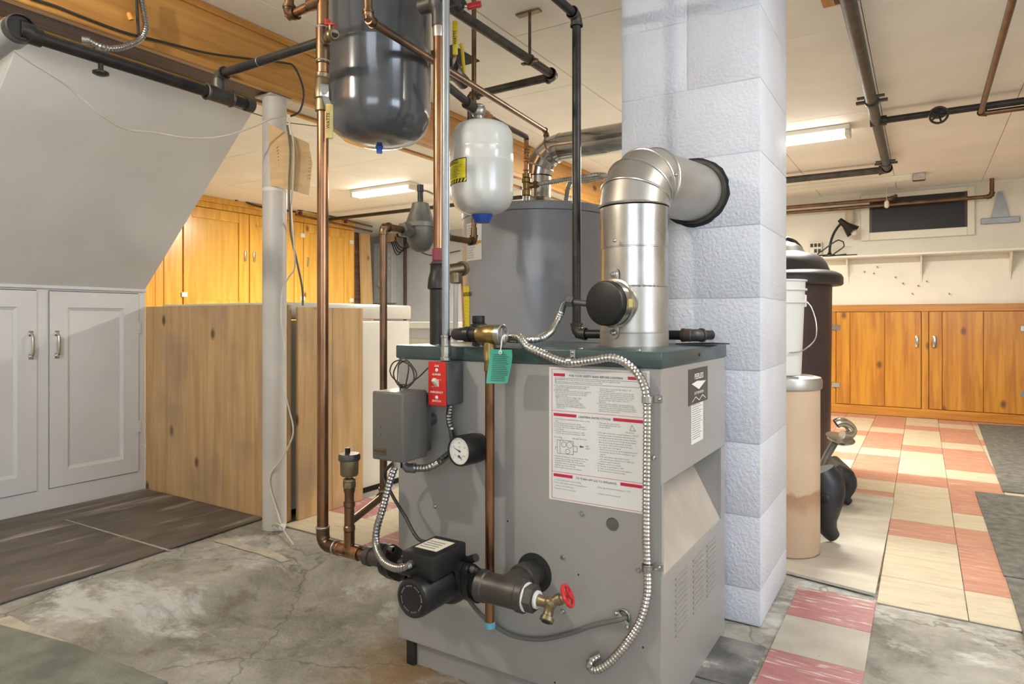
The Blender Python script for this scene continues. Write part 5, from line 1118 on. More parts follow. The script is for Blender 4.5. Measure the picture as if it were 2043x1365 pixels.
for s_, z_, v_ in (('BURNER', 0.0068, 0.31), ('EMERGENCY', 0.0068, 0.715), ('SWITCH', 0.0072, 0.915)):
    q = pt(s_, z_, v_); tm.add(q.v, q.f)
q = text('ON', 0.004, lambda x, y: V((sm+0.008+x, sy-0.0004, SZ1-0.42*SH+y)), 'LEFT'); tm.add(q.v, q.f)
q = text('OFF', 0.004, lambda x, y: V((sm-0.016+x, sy-0.0004, SZ1-0.585*SH+y)), 'LEFT'); tm.add(q.v, q.f)
part(plt, 'lettering', tm, 'paper', smooth=False)
for v in (0.19, 0.81): part(plt, 'screw', MB().ball((sm, sy, SZ1-v*SH), 0.0045, 12, (1,0.5,1)), 'paper')
part(plt, 'toggle', MB().obox((sm, sy-0.005, SZ1-0.46*SH), (1,0,0), (0,-0.7,0.7), (0,0.7,0.7), 0.0055, 0.0105, 0.005, 0.002).box(sm-0.0065, sm+0.0065, sy-0.0015, sy+0.001, SZ1-0.57*SH, SZ1-0.40*SH, 0.001, 1), 'ivory', 'ivory toggle lever')

# ---------- aquastat control
QA0, QA1, QB0 = -1.132, -1.034, 1.17
AZ1, AZ0 = on_y(742, 780, QB0).z, on_y(742, 916, QB0).z
t = thing('aquastat', 'dark grey boiler control box with a brass plate, wired beside the red switch', 'control box', ((QA0+QA1)/2, 1.22, AZ0))
part(t, 'cover', MB().box(QA0, QA1, QB0, 1.262, AZ0, AZ1, 0.005, 3), 'aquastat_grey')
part(t, 'mount', MB().box(QA0+0.012, QA1-0.008, 1.262, 1.29, AZ0+0.01, AZ1-0.01, 0.004, 1).cyl((QA1-0.035, 1.285, (AZ0+AZ1)/2), (QA1-0.035, 1.325, (AZ0+AZ1)/2), 0.016, 16), 'steel_box')
npz = AZ0+0.014
pl2 = part(t, 'brand_plate', MB().box(QA0+0.008, QA0+0.046, QB0-0.0018, QB0, npz, npz+0.016, 0.0006, 1), 'brass_dull', 'small embossed metal plate')
part(pl2, 'lettering', text('Honeywell', 0.0085, lambda x, y: V((QA0+0.027+x, QB0-0.0021, npz+0.0055+y)), 'CENTER', 1), 'print_black', smooth=False)
for z in (AZ0+0.062, AZ0+0.080): part(t, 'vent_hole', MB().lathe((QA0+0.030, QB0, z), (0,-1,0), [(0.0016,0),(0.0016,0.0004),(0,0.0004)], 8), 'hole_dark')
# coil of thermostat wire on top
cc_ = on_y(806, 745, 1.215); wp = [V((QA0+0.05, 1.215, AZ1-0.002)), V((QA0+0.056, 1.214, AZ1+0.012))]
for k in range(34):
    a = -1.2+k*0.56; rx_, rz_ = 0.028+0.007*math.sin(k*0.9), 0.032+0.006*math.cos(k*1.3)
    wp.append(V((cc_.x+0.004*math.sin(k*0.35)+rx_*math.cos(a), 1.212+0.006*math.sin(k*0.8), cc_.z+rz_*math.sin(a))))
wp += [V((QA1-0.02, 1.25, AZ1+0.03)), V((-1.045, 1.29, 0.735)), V((-1.032, 1.312, 0.738))]
solo('thermostat_wire', 'thin dark wire wound in loops on top of the grey control box', 'wire', cable(wp, 0.0017, 6, 0.006), 'cable_black')
# ---------- pressure gauge
GC = on_y(917, 900, 1.25)
t = thing('pressure_gauge', 'round white-faced pressure and temperature gauge on the boiler front', 'gauge', (GC.x, 1.30, GC.z-0.037))
ga = V((-0.1, -1, 0.02)).normalized()
part(t, 'case', MB().lathe(GC, ga, [(0.026,-0.078),(0.034,-0.07),(0.0365,-0.05),(0.0365,-0.002),(0.035,0.004),(0.032,0.004),(0.0318,0.0)], 44), 'black_plastic')
face = part(t, 'dial', MB().lathe(GC, ga, [(0.0318,-0.001),(0.0318,0.0005),(0,0.0005)], 40), 'dial_white', 'white dial with scale')
gu = ga.cross(V((0,0,1))).normalized()*-1; gw = V((0,0,1))
if gu.dot(RT) < 0: gu = -gu
def gp(r_, a, o=0.0015): return GC+ga*o+gu*r_*math.cos(a)+gw*r_*math.sin(a)
tk = MB()
for k in range(27):
    a = math.radians(225-k*10); l0 = 0.024 if k % 3 == 0 else 0.026
    e = (gp(0.028, a+0.02)-gp(0.028, a-0.02)); tk.quad(gp(l0, a-0.015), gp(0.028, a-0.015), gp(0.028, a+0.015), gp(l0, a+0.015))
for k, s_ in enumerate(('0', '20', '40', '60', '80')):
    a = math.radians(215-k*62); c_ = gp(0.0195, a); q = text(s_, 0.0062, lambda x, y: c_+gu*x+gw*(y-0.002), 'CENTER'); tk.add(q.v, q.f)
for k in range(14):
    a = math.radians(215+k*8.5); tk.quad(gp(0.0145, a-0.02), gp(0.017, a-0.02), gp(0.017, a+0.02), gp(0.0145, a+0.02))
q = text('PSI', 0.005, lambda x, y: GC+ga*0.0015+gu*x+gw*(y+0.008), 'CENTER'); tk.add(q.v, q.f)
part(face, 'scale', tk, 'print_grey', smooth=False)
def needle(c_, a, L_):
    d = gu*math.cos(a)+gw*math.sin(a); nn = gu*-math.sin(a)+gw*math.cos(a)
    return MB().prism([c_-d*L_*0.25-nn*0.0009, c_+d*L_-nn*0.0004, c_+d*L_+nn*0.0004, c_-d*L_*0.25+nn*0.0009], ga*0.0006).lathe(c_, ga, [(0.0022,0),(0.0022,0.0014),(0,0.0014)], 12)
part(face, 'needle', needle(GC+ga*0.002+gu*0.001, math.radians(160), 0.018), 'print_black', smooth=False)
part(face, 'needle', needle(GC+ga*0.002+gw*-0.012, math.radians(-45), 0.012), 'print_black', smooth=False)

# ---------- armoured cables
solo('flex_conduit', 'short ribbed metal conduit from the red switch down to the gauge', 'conduit', flex([V((sm+0.012, 1.29, SZ0-0.002)), on_y(896, 838, 1.29), on_y(901, 858, 1.295), on_y(904, 876, 1.315)], 0.0082, 0.0078, 12), 'flex_dark')
a0 = V((QA1-0.012, 1.225, AZ0+0.0))
t = thing('flex_conduit', 'ribbed metal conduit curving from the grey control box to the gauge', 'conduit', tuple(on_y(835, 938, 1.24)))
part(t, 'sleeve', flex([on_y(826, 934, 1.225), on_y(850, 934, 1.23), on_y(872, 925, 1.24), on_y(891, 910, 1.285), on_y(903, 900, 1.32)], 0.0086, 0.0085, 12), 'flex_dark')
part(t, 'connector', MB().tube([on_y(806, 928, 1.215), on_y(813, 934, 1.22), on_y(828, 934, 1.225)], [0.009, 0.0115, 0.0125], 14).tube([on_y(825, 930, 1.225), on_y(825, 941, 1.225)], 0.005, 10), 'steel_box')
t = thing('flex_conduit', 'ribbed metal conduit drooping from the grey control box to the pump', 'conduit', tuple(on_y(785, 1130, 1.09)))
part(t, 'sleeve', flex([V((QA0+0.048, 1.21, AZ0-0.004)), on_y(778, 960, 1.20), on_y(765, 1010, 1.19), on_y(752, 1055, 1.165), on_y(751, 1090, 1.14), on_y(765, 1120, 1.10), on_y(792, 1134, 1.075), on_y(818, 1128, 1.072), V((UX-0.045, PY-0.085, PZ+0.058))], 0.0088, 0.0088, 12), 'flex_dark')
part(t, 'connector', MB().cyl((QA0+0.048, 1.21, AZ0+0.002), (QA0+0.048, 1.21, AZ0-0.022), 0.0115, 14), 'zinc')
solo('pump_cable', 'black cable running down from behind the control box to the pump box', 'cable', cable([V((QA0+0.03, 1.25, AZ0)), on_y(766, 945, 1.24), on_y(781, 985, 1.23), on_y(808, 1030, 1.225), on_y(838, 1078, 1.205), V((UX-0.02, PY+0.002, PZ+0.08))], 0.0042, 10), 'cable_black')
fy_ = JY0-0.018
big = [on_y(1008, 684, JY0+0.02)+V((0,0,0.012)), on_y(1034, 683, JY0-0.006)+V((0,0,0.012)), on_y(1052, 692, fy_-0.003), on_y(1080, 705, fy_), on_y(1130, 723, fy_-0.002), on_y(1180, 719, fy_-0.004), on_y(1220, 714, fy_-0.004), on_y(1255, 728, fy_-0.002), on_y(1281, 760, fy_), on_y(1291, 805, fy_), on_y(1291, 900, fy_), on_y(1290, 1000, fy_), on_y(1290, 1080, fy_), on_y(1292, 1140, fy_), on_y(1291, 1190, fy_), on_y(1276, 1243, fy_), on_y(1245, 1290, fy_), on_y(1215, 1322, fy_), on_y(1190, 1337, fy_), on_y(1177, 1331, fy_), on_y(1180, 1318, fy_+0.004), on_y(1197, 1308, JY0-0.004)]
t = thing('armored_cable', 'long bright ribbed metal cable arching over the label and down the boiler', 'conduit', tuple(on_y(1190, 1337, fy_)))
part(t, 'sleeve', flex(big, 0.0092, 0.0082, 12), 'flex_metal')
for (px, py, vert) in ((1291, 797, 1), (1291, 1133, 1), (1138, 722, 0)):
    q = on_y(px, py, fy_)
    if vert:
        part(t, 'strap', MB().torus(q, (0,0,1), 0.0102, 0.0016, 20, 6).lathe(q, (0,0,1), [(0.0108,-0.007),(0.0116,-0.007),(0.0116,0.007),(0.0108,0.007)], 20, False).box(q.x+0.010, q.x+0.030, JY0-0.0035, JY0-0.0012, q.z-0.0075, q.z+0.0075, 0.001, 1).ball((q.x+0.021, JY0-0.004, q.z), 0.004, 10), 'zinc')
    else:
        part(t, 'strap', MB().lathe(q, (1,0,0.05), [(0.0108,-0.006),(0.0116,-0.006),(0.0116,0.006),(0.0108,0.006)], 20, False).box(q.x-0.006, q.x+0.006, JY0-0.0085, JY0-0.0065, q.z+0.006, q.z+0.026, 0.0008, 1).ball((q.x, JY0-0.0085, q.z+0.020), 0.0035, 10), 'zinc')
dm = dc+DA*0.10
t = thing('armored_cable', 'shorter ribbed metal cable looping across the lid up to the vent damper motor', 'conduit', tuple(on_y(1050, 680, 1.40)))
cend = dm+V((0,0,0.0))
e0 = on_y(1128, 615, 1.56)
part(t, 'sleeve', flex([on_y(1006, 676, 1.42), on_y(1040, 678, 1.40), on_y(1075, 676, 1.42), on_y(1098, 663, 1.47), on_y(1112, 640, 1.52), on_y(1122, 618, 1.545)], 0.0092, 0.0082, 12), 'flex_metal')
part(t, 'connector', MB().tube(spline([on_y(1119, 624, 1.54), on_y(1124, 608, 1.545), on_y(1134, 602, 1.545)], 0.01), 0.0105, 14).hexa(on_y(1133, 602, 1.545), on_y(1146, 603, 1.543), 0.015).tube([on_y(1144, 603, 1.543), on_y(1180, 607, 1.53)], 0.008, 12), 'steel_box')
solo('boiler_cable', 'dark grey cable drooping from behind the iron tee to a clamp on the boiler front', 'cable', cable([on_y(925, 1180, 1.26), on_y(945, 1210, 1.29), on_y(975, 1240, 1.312), on_y(1020, 1267, 1.318), on_y(1075, 1276, 1.318), on_y(1130, 1266, 1.318), on_y(1185, 1248, 1.318), on_y(1240, 1236, 1.31), on_y(1250, 1232, 1.322)], 0.0052, 10), 'cable_grey')
q = on_y(1245, 1228, JY0)
t = thing('cable_clamp', 'shiny zinc cable clamp screwed into the lower boiler front', 'clamp', (q.x, JY0-0.01, q.z-0.02))
part(t, 'ring', MB().torus(q-V((0,0.003,0)), (0,1,0), 0.013, 0.003, 20, 8), 'zinc')
part(t, 'saddle', MB().obox(q-V((-0.001,0.012,0.004)), (0.75,0,-0.65), (0,1,0), (0.65,0,0.75), 0.017, 0.0025, 0.006, 0.002).ball(q-V((0.012,0.014,-0.007)), 0.005, 10).ball(q-V((-0.014,0.014,0.016)), 0.005, 10), 'zinc')
# white plastic line and small brass valve between the riser and the heater
t = thing('drain_valve_line', 'white printed plastic pipe below a small bronze valve behind the grey conduit', 'pipe', tuple(at(910, 690, 2.1)))
part(t, 'valve', MB().tube([at(893, 540, 2.1), at(922, 536, 2.12)], 0.020, 18).lathe(at(909, 545, 2.1), (0,0,-1), [(0.02,0),(0.02,0.03),(0.014,0.034)], 18).cyl(at(921, 536, 2.12), at(923, 536, 2.13), 0.024, 18), 'brass_dull')
part(t, 'pipe', MB().cyl(at(909, 562, 2.1), at(909, 684, 2.1), 0.0078, 16), 'paper')
part(t, 'copper_tail', MB().cyl(at(921, 545, 2.13), at(926, 684, 2.13), 0.0035, 8), 'copper_bright')

# ================================================================== LEFT BACKGROUND
# ---- tall varnished pine cabinets along the left wall
CXF = -5.64
def cpt(px, py): return on_x(px, py, CXF)
t = thing('pine_storage_cabinet', 'tall varnished yellow pine storage cabinets along the far left wall', 'cabinet', (CXF-0.2, 4.2, 0))
YE = cpt(707, 500).y; Y0_ = 2.75
part(t, 'carcass', MB().box(CXF-0.45, CXF-0.02, Y0_, YE, 0.0, 1.93), 'pine_panel', smooth=False)
ctop = cpt(497, 428).z
part(t, 'top_rail', MB().box(CXF-0.02, CXF, Y0_, YE, ctop+0.004, 1.95, 0.003, 1), 'pine_varnish', smooth=False)
part(t, 'cornice', MB().box(CXF-0.05, CXF+0.02, Y0_, YE, 1.95, CEIL, 0.004, 1), 'pine_varnish', smooth=False)
ds = [cpt(365, 500).y, cpt(497, 500).y, cpt(605, 500).y, YE-0.04]
pls = [Y0_, Y0_+0.2, cpt(310, 560).y, cpt(327, 560).y, ds[0]-0.003]
for a, b2 in zip(pls, pls[1:]): part(t, 'plank', MB().box(CXF-0.02, CXF-0.002*(1 if a == pls[2] else 0), a+0.001, b2-0.001, 0.03, ctop, 0.003, 1), 'pine_varnish', smooth=False)
part(t, 'end_stile', MB().box(CXF-0.02, CXF, YE-0.038, YE, 0.03, ctop, 0.003, 1), 'pine_varnish', smooth=False)
for i, (a, b2) in enumerate(zip(ds, ds[1:])):
    d = part(t, 'door', MB().box(CXF-0.018, CXF-0.008, a+0.004, b2-0.004, 0.05, ctop-0.002), 'pine_panel', smooth=False)
    s = 0.085
    part(d, 'stile', MB().box(CXF-0.008, CXF+0.006, a+0.004, a+s, 0.05, ctop-0.002, 0.003, 1), 'pine_varnish', smooth=False)
    part(d, 'stile', MB().box(CXF-0.008, CXF+0.006, b2-s-0.03, b2-0.004, 0.05, ctop-0.002, 0.003, 1), 'pine_varnish', smooth=False)
    for (za, zb) in ((0.05, 0.15), (cpt(400, 603).z-0.06, cpt(400, 603).z+0.02), (ctop-0.10, ctop-0.002)):
        part(d, 'rail', MB().box(CXF-0.008, CXF+0.005, a+s, b2-s-0.03, za, zb, 0.003, 1), 'pine_varnish', smooth=False)
    hy = (b2-0.05) if i == 0 else a+0.05
    hz2 = cpt(474, 510).z
    part(d, 'handle', MB().box(CXF+0.006, CXF+0.022, hy-0.010, hy+0.010, hz2-0.05, hz2+0.05, 0.004, 2), 'nickel')
    hyy = a+0.01 if i == 0 else b2-0.012
    for hzz in (cpt(371, 588).z, cpt(590, 468).z): part(d, 'hinge', MB().box(CXF+0.006, CXF+0.012, hyy-0.028, hyy+0.028, hzz-0.022, hzz+0.022, 0.002, 1), 'paper')
t2 = solo('leaning_board', 'bare wooden board leaning against the end of the yellow pine cabinets', 'board', MB().prism([(-5.55, YE+0.05, 0.004), (-5.55, YE+0.25, 0.004), (-5.62, YE+0.20, 1.87), (-5.62, YE+0.05, 1.87)], (0.03, 0, 0)), 'board_plain', smooth=False)
solo('leaning_board', 'dark edge-on plank standing between the cabinets and the bare leaning board', 'board', MB().box(-5.70, -5.66, YE+0.02, YE+0.16, 0.004, 1.88, 0.003, 1), 'plank_brown', smooth=False)
# pipes and cable along the cabinet tops
CP = CXF+0.10
t = thing('copper_pipe_pair', 'pair of thin copper water pipes running along the top of the yellow cabinets', 'pipe', (CP, 4.6, 1.9))
for (pa, pb) in (((590, 415), (742, 452)), ((590, 428), (742, 462))):
    part(t, 'pipe', MB().cyl(on_x(*pa, CP), on_x(*pb, CP), 0.012, 12), 'copper_old')
for (px, py) in ((599, 425), (690, 440)):
    q = on_x(px, py, CP); part(t, 'hanger', MB().cyl((q.x, q.y, q.z), (q.x, q.y, CEIL), 0.006, 8).box(q.x-0.02, q.x+0.02, q.y-0.025, q.y+0.025, CEIL-0.008, CEIL).box(q.x-0.018, q.x+0.018, q.y-0.012, q.y+0.012, q.z-0.03, q.z+0.012), 'maroon', 'dark red painted hanger')
solo('cable_coil', 'loose black cable lying in loops along the cornice of the yellow cabinets', 'cable', cable([on_x(470, 400, CXF+0.05), on_x(500, 393, CXF+0.06), on_x(530, 395, CXF+0.07), on_x(560, 402, CXF+0.06), on_x(535, 408, CXF+0.05), on_x(490, 402, CXF+0.05), on_x(520, 413, CXF+0.04), on_x(590, 423, CXF+0.05)], 0.008, 8, 0.05), 'cable_black')
zpp = 1.9
a, b2 = on_y(704, 438, 5.2), on_y(858, 424, 5.2)
solo('ceiling_pipe', 'black pipe crossing just below the ceiling at the far end of the cabinets', 'pipe', MB().cyl((-5.5, 4.95, 1.93), (-2.45, 4.95, 1.93), 0.018, 14), 'iron')
# ---- chest freezer
t = thing('chest_freezer', 'white chest freezer behind the pine partition', 'freezer', (-2.75, 2.25, 0))
part(t, 'body', MB().box(-3.22, -2.30, 1.86, 2.66, 0.03, 0.845, 0.008, 2), 'white_enamel')
part(t, 'lid', MB().box(-3.225, -2.292, 1.855, 2.665, 0.852, 0.925, 0.01, 2), 'white_enamel')
part(t, 'plinth', MB().box(-3.18, -2.33, 1.90, 2.62, 0.0, 0.03), 'black_plastic', smooth=False)
# ---- low white counter beyond
t = thing('laundry_counter', 'low white counter beyond the freezer near the water heater', 'counter', (-2.7, 3.3, 0))
part(t, 'top', MB().box(-3.2, -2.15, 2.85, 3.75, 0.80, 0.835, 0.004, 1), 'white_enamel')
part(t, 'front', MB().box(-3.15, -2.22, 2.90, 3.70, 0.0, 0.74), 'ivory', smooth=False)
part(t, 'apron', MB().box(-3.12, -2.25, 2.93, 3.67, 0.74, 0.80), 'cupboard_paint', smooth=False)
# ---- services on the blue-grey back wall
W_ = YB-0.001
def bpt(px, py, off=0.0): return on_y(px, py, W_-off)
a, b2 = bpt(755, 488), bpt(792, 612)
t = thing('breaker_box', 'pale grey breaker box on the blue-grey back wall', 'electrical panel', ((a.x+b2.x)/2, W_-0.05, b2.z))
part(t, 'cabinet', MB().box(a.x, b2.x, W_-0.10, W_, b2.z+0.05, a.z, 0.006, 1), 'wall_blue')
part(t, 'door', MB().box(a.x+0.02, b2.x-0.06, W_-0.106, W_-0.10, b2.z+0.10, a.z-0.05, 0.003, 1), 'wall_blue')
for py in (510, 524, 537): 
    q = bpt(785, py); part(t, 'label', MB().box(q.x-0.03, q.x+0.03, W_-0.104, W_-0.1, q.z-0.025, q.z+0.025), 'paper', smooth=False)
q = bpt(776, 567); part(t, 'meter', MB().lathe((q.x, W_-0.10, q.z), (0,-1,0), [(0.07,0),(0.07,0.05),(0.05,0.07),(0,0.07)], 20), 'ivory')
ca_, cb2 = bpt(775, 462), bpt(798, 486.5)
solo('cardboard_box', 'small brown cardboard box high on the back wall beside tangled wires', 'box', MB().box(ca_.x, cb2.x, W_-0.16, W_-0.004, a.z+0.004, a.z+0.15, 0.004, 1), 'cardboard')
t = thing('wall_conduit', 'dark pipe with tangled wires down the blue-grey back wall', 'conduit', tuple(bpt(808, 625)))
q0, q1 = bpt(808, 470, 0.05), bpt(808, 640, 0.05)
part(t, 'pipe', MB().cyl((q0.x, q0.y, 0.2), q0, 0.022, 12), 'iron_rust')
part(t, 'junction_box', MB().box(q0.x-0.09, q0.x+0.09, W_-0.12, W_-0.003, q0.z-0.02, q0.z+0.10, 0.005, 1), 'iron_grey')
wm = MB()
for s_ in range(4):
    c_ = V((q0.x+0.03*(s_-1), W_-0.12, q0.z-0.12)); wm2 = cable([V((q0.x-0.35+s_*0.05, W_-0.06, q0.z+0.16-s_*0.02)), c_+V((-0.14,0,0.02)), c_+V((-0.05,0,-0.14+0.03*s_)), c_+V((0.07,0,-0.05)), c_+V((0.08,0,0.12)), V((q0.x+0.02*s_, W_-0.08, q0.z+0.08))], 0.007, 6, 0.05)
    part(t, 'wire', wm2, 'cable_black')
part(t, 'wire', cable([V((q0.x+0.05, W_-0.06, q0.z-0.1)), V((q0.x+0.4, W_-0.04, q0.z-0.28)), V((q0.x+0.9, W_-0.03, q0.z-0.25))], 0.006, 6, 0.05), 'cable_black')
q = bpt(737, 470, 0.05)
t = thing('wall_junction', 'dark junction box with a dangling yellow tag at the cabinet end', 'junction box', tuple(q))
part(t, 'box', MB().box(q.x-0.25, q.x+0.12, W_-0.12, W_-0.003, q.z+0.02, q.z+0.16, 0.006, 1), 'iron_grey')
part(t, 'tag', MB().box(q.x-0.05, q.x+0.03, W_-0.135, W_-0.125, q.z-0.12, q.z+0.04, 0.004, 1), 'yellow_label', 'yellow tag')

# ---- fluorescent fixtures
def fixture(x0, x1, y, label):
    t = thing('fluorescent_fixture', label, 'ceiling light', ((x0+x1)/2, y, CEIL-0.07), 'fluorescent ceiling fixtures')
    part(t, 'housing', MB().box(x0, x1, y-0.065, y+0.065, CEIL-0.03, CEIL, 0.004, 1), 'white_enamel')
    part(t, 'lens', MB().box(x0+0.03, x1-0.03, y-0.055, y+0.055, CEIL-0.062, CEIL-0.03, 0.012, 3), 'tube_glow', 'glowing white lens')
    for x in (x0, x1-0.03): part(t, 'end_cap', MB().box(x, x+0.03, y-0.058, y+0.058, CEIL-0.064, CEIL-0.03, 0.004, 1), 'ivory')
fixture(-4.30, -3.60, 4.23, 'lit fluorescent fixture on the ceiling in front of the yellow cabinets')
fixture(-1.62, -0.36, 4.36, 'lit fluorescent fixture on the ceiling right behind the chimney')
fixture(0.27, 1.53, 1.6, 'lit fluorescent fixture on the ceiling to the right of the boiler')
t = thing('bare_bulb_lamp', 'bare bulb in a porcelain holder on the ceiling left of the camera', 'ceiling light', (-1.75, 0, 1.84))
part(t, 'holder', MB().lathe((-1.75, 0, CEIL), (0,0,-1), [(0.06,0),(0.058,0.02),(0.03,0.04),(0.024,0.085),(0.02,0.09)], 28), 'white_enamel')
part(t, 'bulb', MB().ball((-1.75, 0, CEIL-0.17), 0.03, 14), 'bulb_glow', 'glowing round bulb').data.name = 'bulb'
part(t, 'socket', MB().cyl((-1.75, 0, CEIL-0.085), (-1.75, 0, CEIL-0.142), 0.013, 16), 'brass')

# ---- cardboard sheet tied to the column
def colp(px, py, dd): return at(px, py, dd)
CD = -SN*CXX+CS*CYY
rows_p = [[(536, 246), (555, 256), (573, 266), (582, 271), (600, 279), (616, 286)], [(538, 310), (556, 314), (578, 318), (583, 321), (603, 323), (623, 326)], [(540, 370), (556, 374), (575, 378), (580, 379), (598, 385), (616, 390)]]
dep = [CD-0.052, CD-0.056, CD-0.060, CD-0.056, CD-0.030, CD-0.015]
vs = [at(p[0], p[1], d_) for row in rows_p for p, d_ in zip(row, dep)]
fs = [(i*6+j, i*6+j+1, (i+1)*6+j+1, (i+1)*6+j) for i in range(2) for j in range(5)]
t = thing('cardboard_sheet', 'creased brown cardboard sheet with orange scribble taped to the steel post', 'cardboard', tuple(at(560, 385, CD-0.06)))
bm = bmesh.new(); bvs = [bm.verts.new(p) for p in vs]
for f in fs: bm.faces.new([bvs[i] for i in f])
bmesh.ops.recalc_face_normals(bm, faces=bm.faces)
bmesh.ops.solidify(bm, geom=bm.faces[:], thickness=0.003)
card = part(t, 'sheet', MB().bm(bm), 'cardboard')
scr = MB()
for k in range(6):
    c_ = at(551+k*1.0, 296+k*6, CD-0.0615); d_ = at(555+k*0.3, 292+k*6.5, CD-0.062); scr.tube([c_, d_], 0.0011, 5)
for k in range(7): scr.tube([at(612, 315+k*7, CD-0.0225), at(620, 314+k*7, CD-0.0215)], 0.0011, 5)
part(card, 'scribble', scr, 'crayon')
# ---- cords
solo('white_cord', 'white cord sagging across the sloping stair soffit to the steel post', 'cord', cable([at(-10, 62, 1.72), on_z(8, 80, 1.72)*0+at(12, 88, 1.78), at(58, 122, 1.85), at(130, 168, 1.95), at(200, 228, 2.05), at(250, 257, 2.15), at(310, 265, 2.25), at(380, 276, 2.35), at(445, 272, 2.45), at(500, 255, 2.52), at(540, 238, 2.55), at(572, 234, CD-0.05)], 0.0035, 8), 'cable_white')
t = thing('extension_cord', 'cream extension cord trailing down the steel post to the floor', 'cord', tuple(on_z(565, 1062, 0)))
dcc = CD-0.058
pts = [at(574, 236, dcc), at(582, 262, dcc-0.005), at(586, 300, dcc-0.015), at(585, 350, dcc-0.01), at(582, 420, dcc), at(586, 480, dcc+0.01), at(588, 535, dcc+0.02), at(577, 552, dcc), at(564, 580, dcc), at(561, 640, dcc), at(567, 690, dcc), at(565, 745, dcc), at(570, 790, dcc), at(585, 855, dcc+0.01), at(576, 890, dcc), at(560, 918, dcc), at(540, 945, dcc+0.005), at(539, 975, dcc), at(551, 1015, dcc), at(560, 1045, dcc-0.02)]
part(t, 'cord', cable(pts, 0.0032, 8), 'cable_white')
e = on_z(566, 1062, 0.008)
part(t, 'plug', MB().obox(on_z(563, 1052, 0.012), (0.5,-0.6,0), (0.6,0.5,0), (0,0,1), 0.022, 0.010, 0.009, 0.004), 'paper')
part(t, 'tail', cable([on_z(563, 1052, 0.012), on_z(572, 1068, 0.006), on_z(586, 1087, 0.004)], 0.0032, 8), 'cable_white')
part(t, 'loop', cable([on_z(563, 1052, 0.012), on_z(550, 1045, 0.05), on_z(544, 1050, 0.02), on_z(556, 1058, 0.008)], 0.0032, 8), 'cable_white')
solo('grey_cable', 'grey cable hanging beside the steel post in front of the yellow cabinets', 'cable', cable([at(573, 250, CD-0.070), at(579, 300, CD-0.080), at(577, 360, CD-0.080), at(577, 405, CD-0.070), at(579, 430, CD-0.03), at(580, 465, CD+0.02), at(592, 520, CD+0.06), at(603, 575, CD+0.09), at(604, 610, CD+0.1)], 0.0045, 8), 'cable_grey')
fxb = BX1+0.018
solo('black_cable', 'thin black cable stapled along the face of the pine beam', 'cable', cable([on_x(55, -5, fxb), on_x(110, 12, fxb), on_x(160, 32, fxb), on_x(250, 65, fxb), on_x(330, 85, fxb), on_x(420, 107, fxb), on_x(520, 120, fxb), on_x(570, 126, fxb), on_x(586, 132, fxb+0.01), on_x(600, 160, fxb+0.012), on_x(606, 190, fxb+0.012), on_x(598, 222, fxb+0.0), on_x(580, 232, fxb-0.01)], 0.0042, 8), 'cable_black')
solo('thin_wire', 'thin tan wire stretched past the steel post below the beam', 'wire', cable([at(235, 133, 2.1), at(380, 182, 2.45), at(540, 237, 2.84), at(600, 248, 2.95), at(650, 253, 3.05), at(740, 256, 3.2)], 0.0022, 6, 0.05), 'cable_grey')
bxw = BX1+0.040
t = thing('armored_cable', 'ribbed grey metal cable curling down the pine beam at the upper left', 'conduit', tuple(on_x(250, 95, bxw)))
part(t, 'sleeve', flex([on_x(280, -12, bxw), on_x(287, 25, bxw), on_x(291, 55, bxw), on_x(282, 76, bxw), on_x(262, 88, bxw+0.01), on_x(235, 96, bxw+0.02), on_x(205, 94, bxw+0.02), on_x(176, 80, bxw+0.0)], 0.0095, 0.009, 12), 'flex_dark')
part(t, 'wire', cable([on_x(272, -10, bxw), on_x(274, 30, bxw), on_x(276, 68, bxw)], 0.005, 8), 'cable_black')
part(t, 'wire_nut', MB().lathe(on_x(256, 25, bxw), (0.2,0.4,-1), [(0.004,0),(0.0075,0.004),(0.009,0.024),(0,0.024)], 12), 'print_orange', 'orange wire nut')
part(t, 'connector', MB().cyl(on_x(180, 82, bxw), on_x(163, 79, bxw-0.01), 0.0115, 14).box(*(lambda c: (c.x-0.012, c.x+0.012, c.y-0.02, c.y+0.02, c.z-0.012, c.z+0.008))(on_x(200, 103, bxw-0.02)), 0.003), 'zinc')

# ================================================================== RIGHT BACKGROUND
# ---- pine base cabinets along the back wall
CY = YB-0.05
def rpt(px, py): return on_y(px, py, CY)
t = thing('pine_base_cabinet', 'worn orange pine base cabinets built along the cream back wall', 'cabinet', (0.2, CY+0.02, 0))
cx0, cx1 = -1.9, XR-0.02
zt = rpt(1660, 609).z; zd1 = rpt(1668, 623).z; zd0 = 0.085
part(t, 'carcass', MB().box(cx0, cx1, CY+0.02, YB-0.002, 0.0, zt-0.02), 'pine_base_h', smooth=False)
part(t, 'top_rail', MB().box(cx0, cx1, CY-0.004, CY+0.02, zd1+0.003, zt, 0.003, 1), 'pine_base_h', smooth=False)
part(t, 'bottom_rail', MB().box(cx0, cx1, CY, CY+0.02, 0.002, zd0-0.003, 0.002, 1), 'pine_base_h', smooth=False)
xe = [rpt(px, 700).x for px in (1668, 1696, 1765, 1838, 1853, 1880, 1962, 2046)]
part(t, 'stile', MB().box(cx0, xe[0]-0.002, CY, CY+0.02, zd0-0.003, zd1+0.003, 0.002, 1), 'pine_base', smooth=False)
part(t, 'stile', MB().box(xe[3]+0.002, xe[4]-0.002, CY, CY+0.02, zd0-0.003, zd1+0.003, 0.002, 1), 'pine_base', smooth=False)
part(t, 'stile', MB().box(xe[7]+0.002, cx1, CY, CY+0.02, zd0-0.003, zd1+0.003, 0.002, 1), 'pine_base', smooth=False)
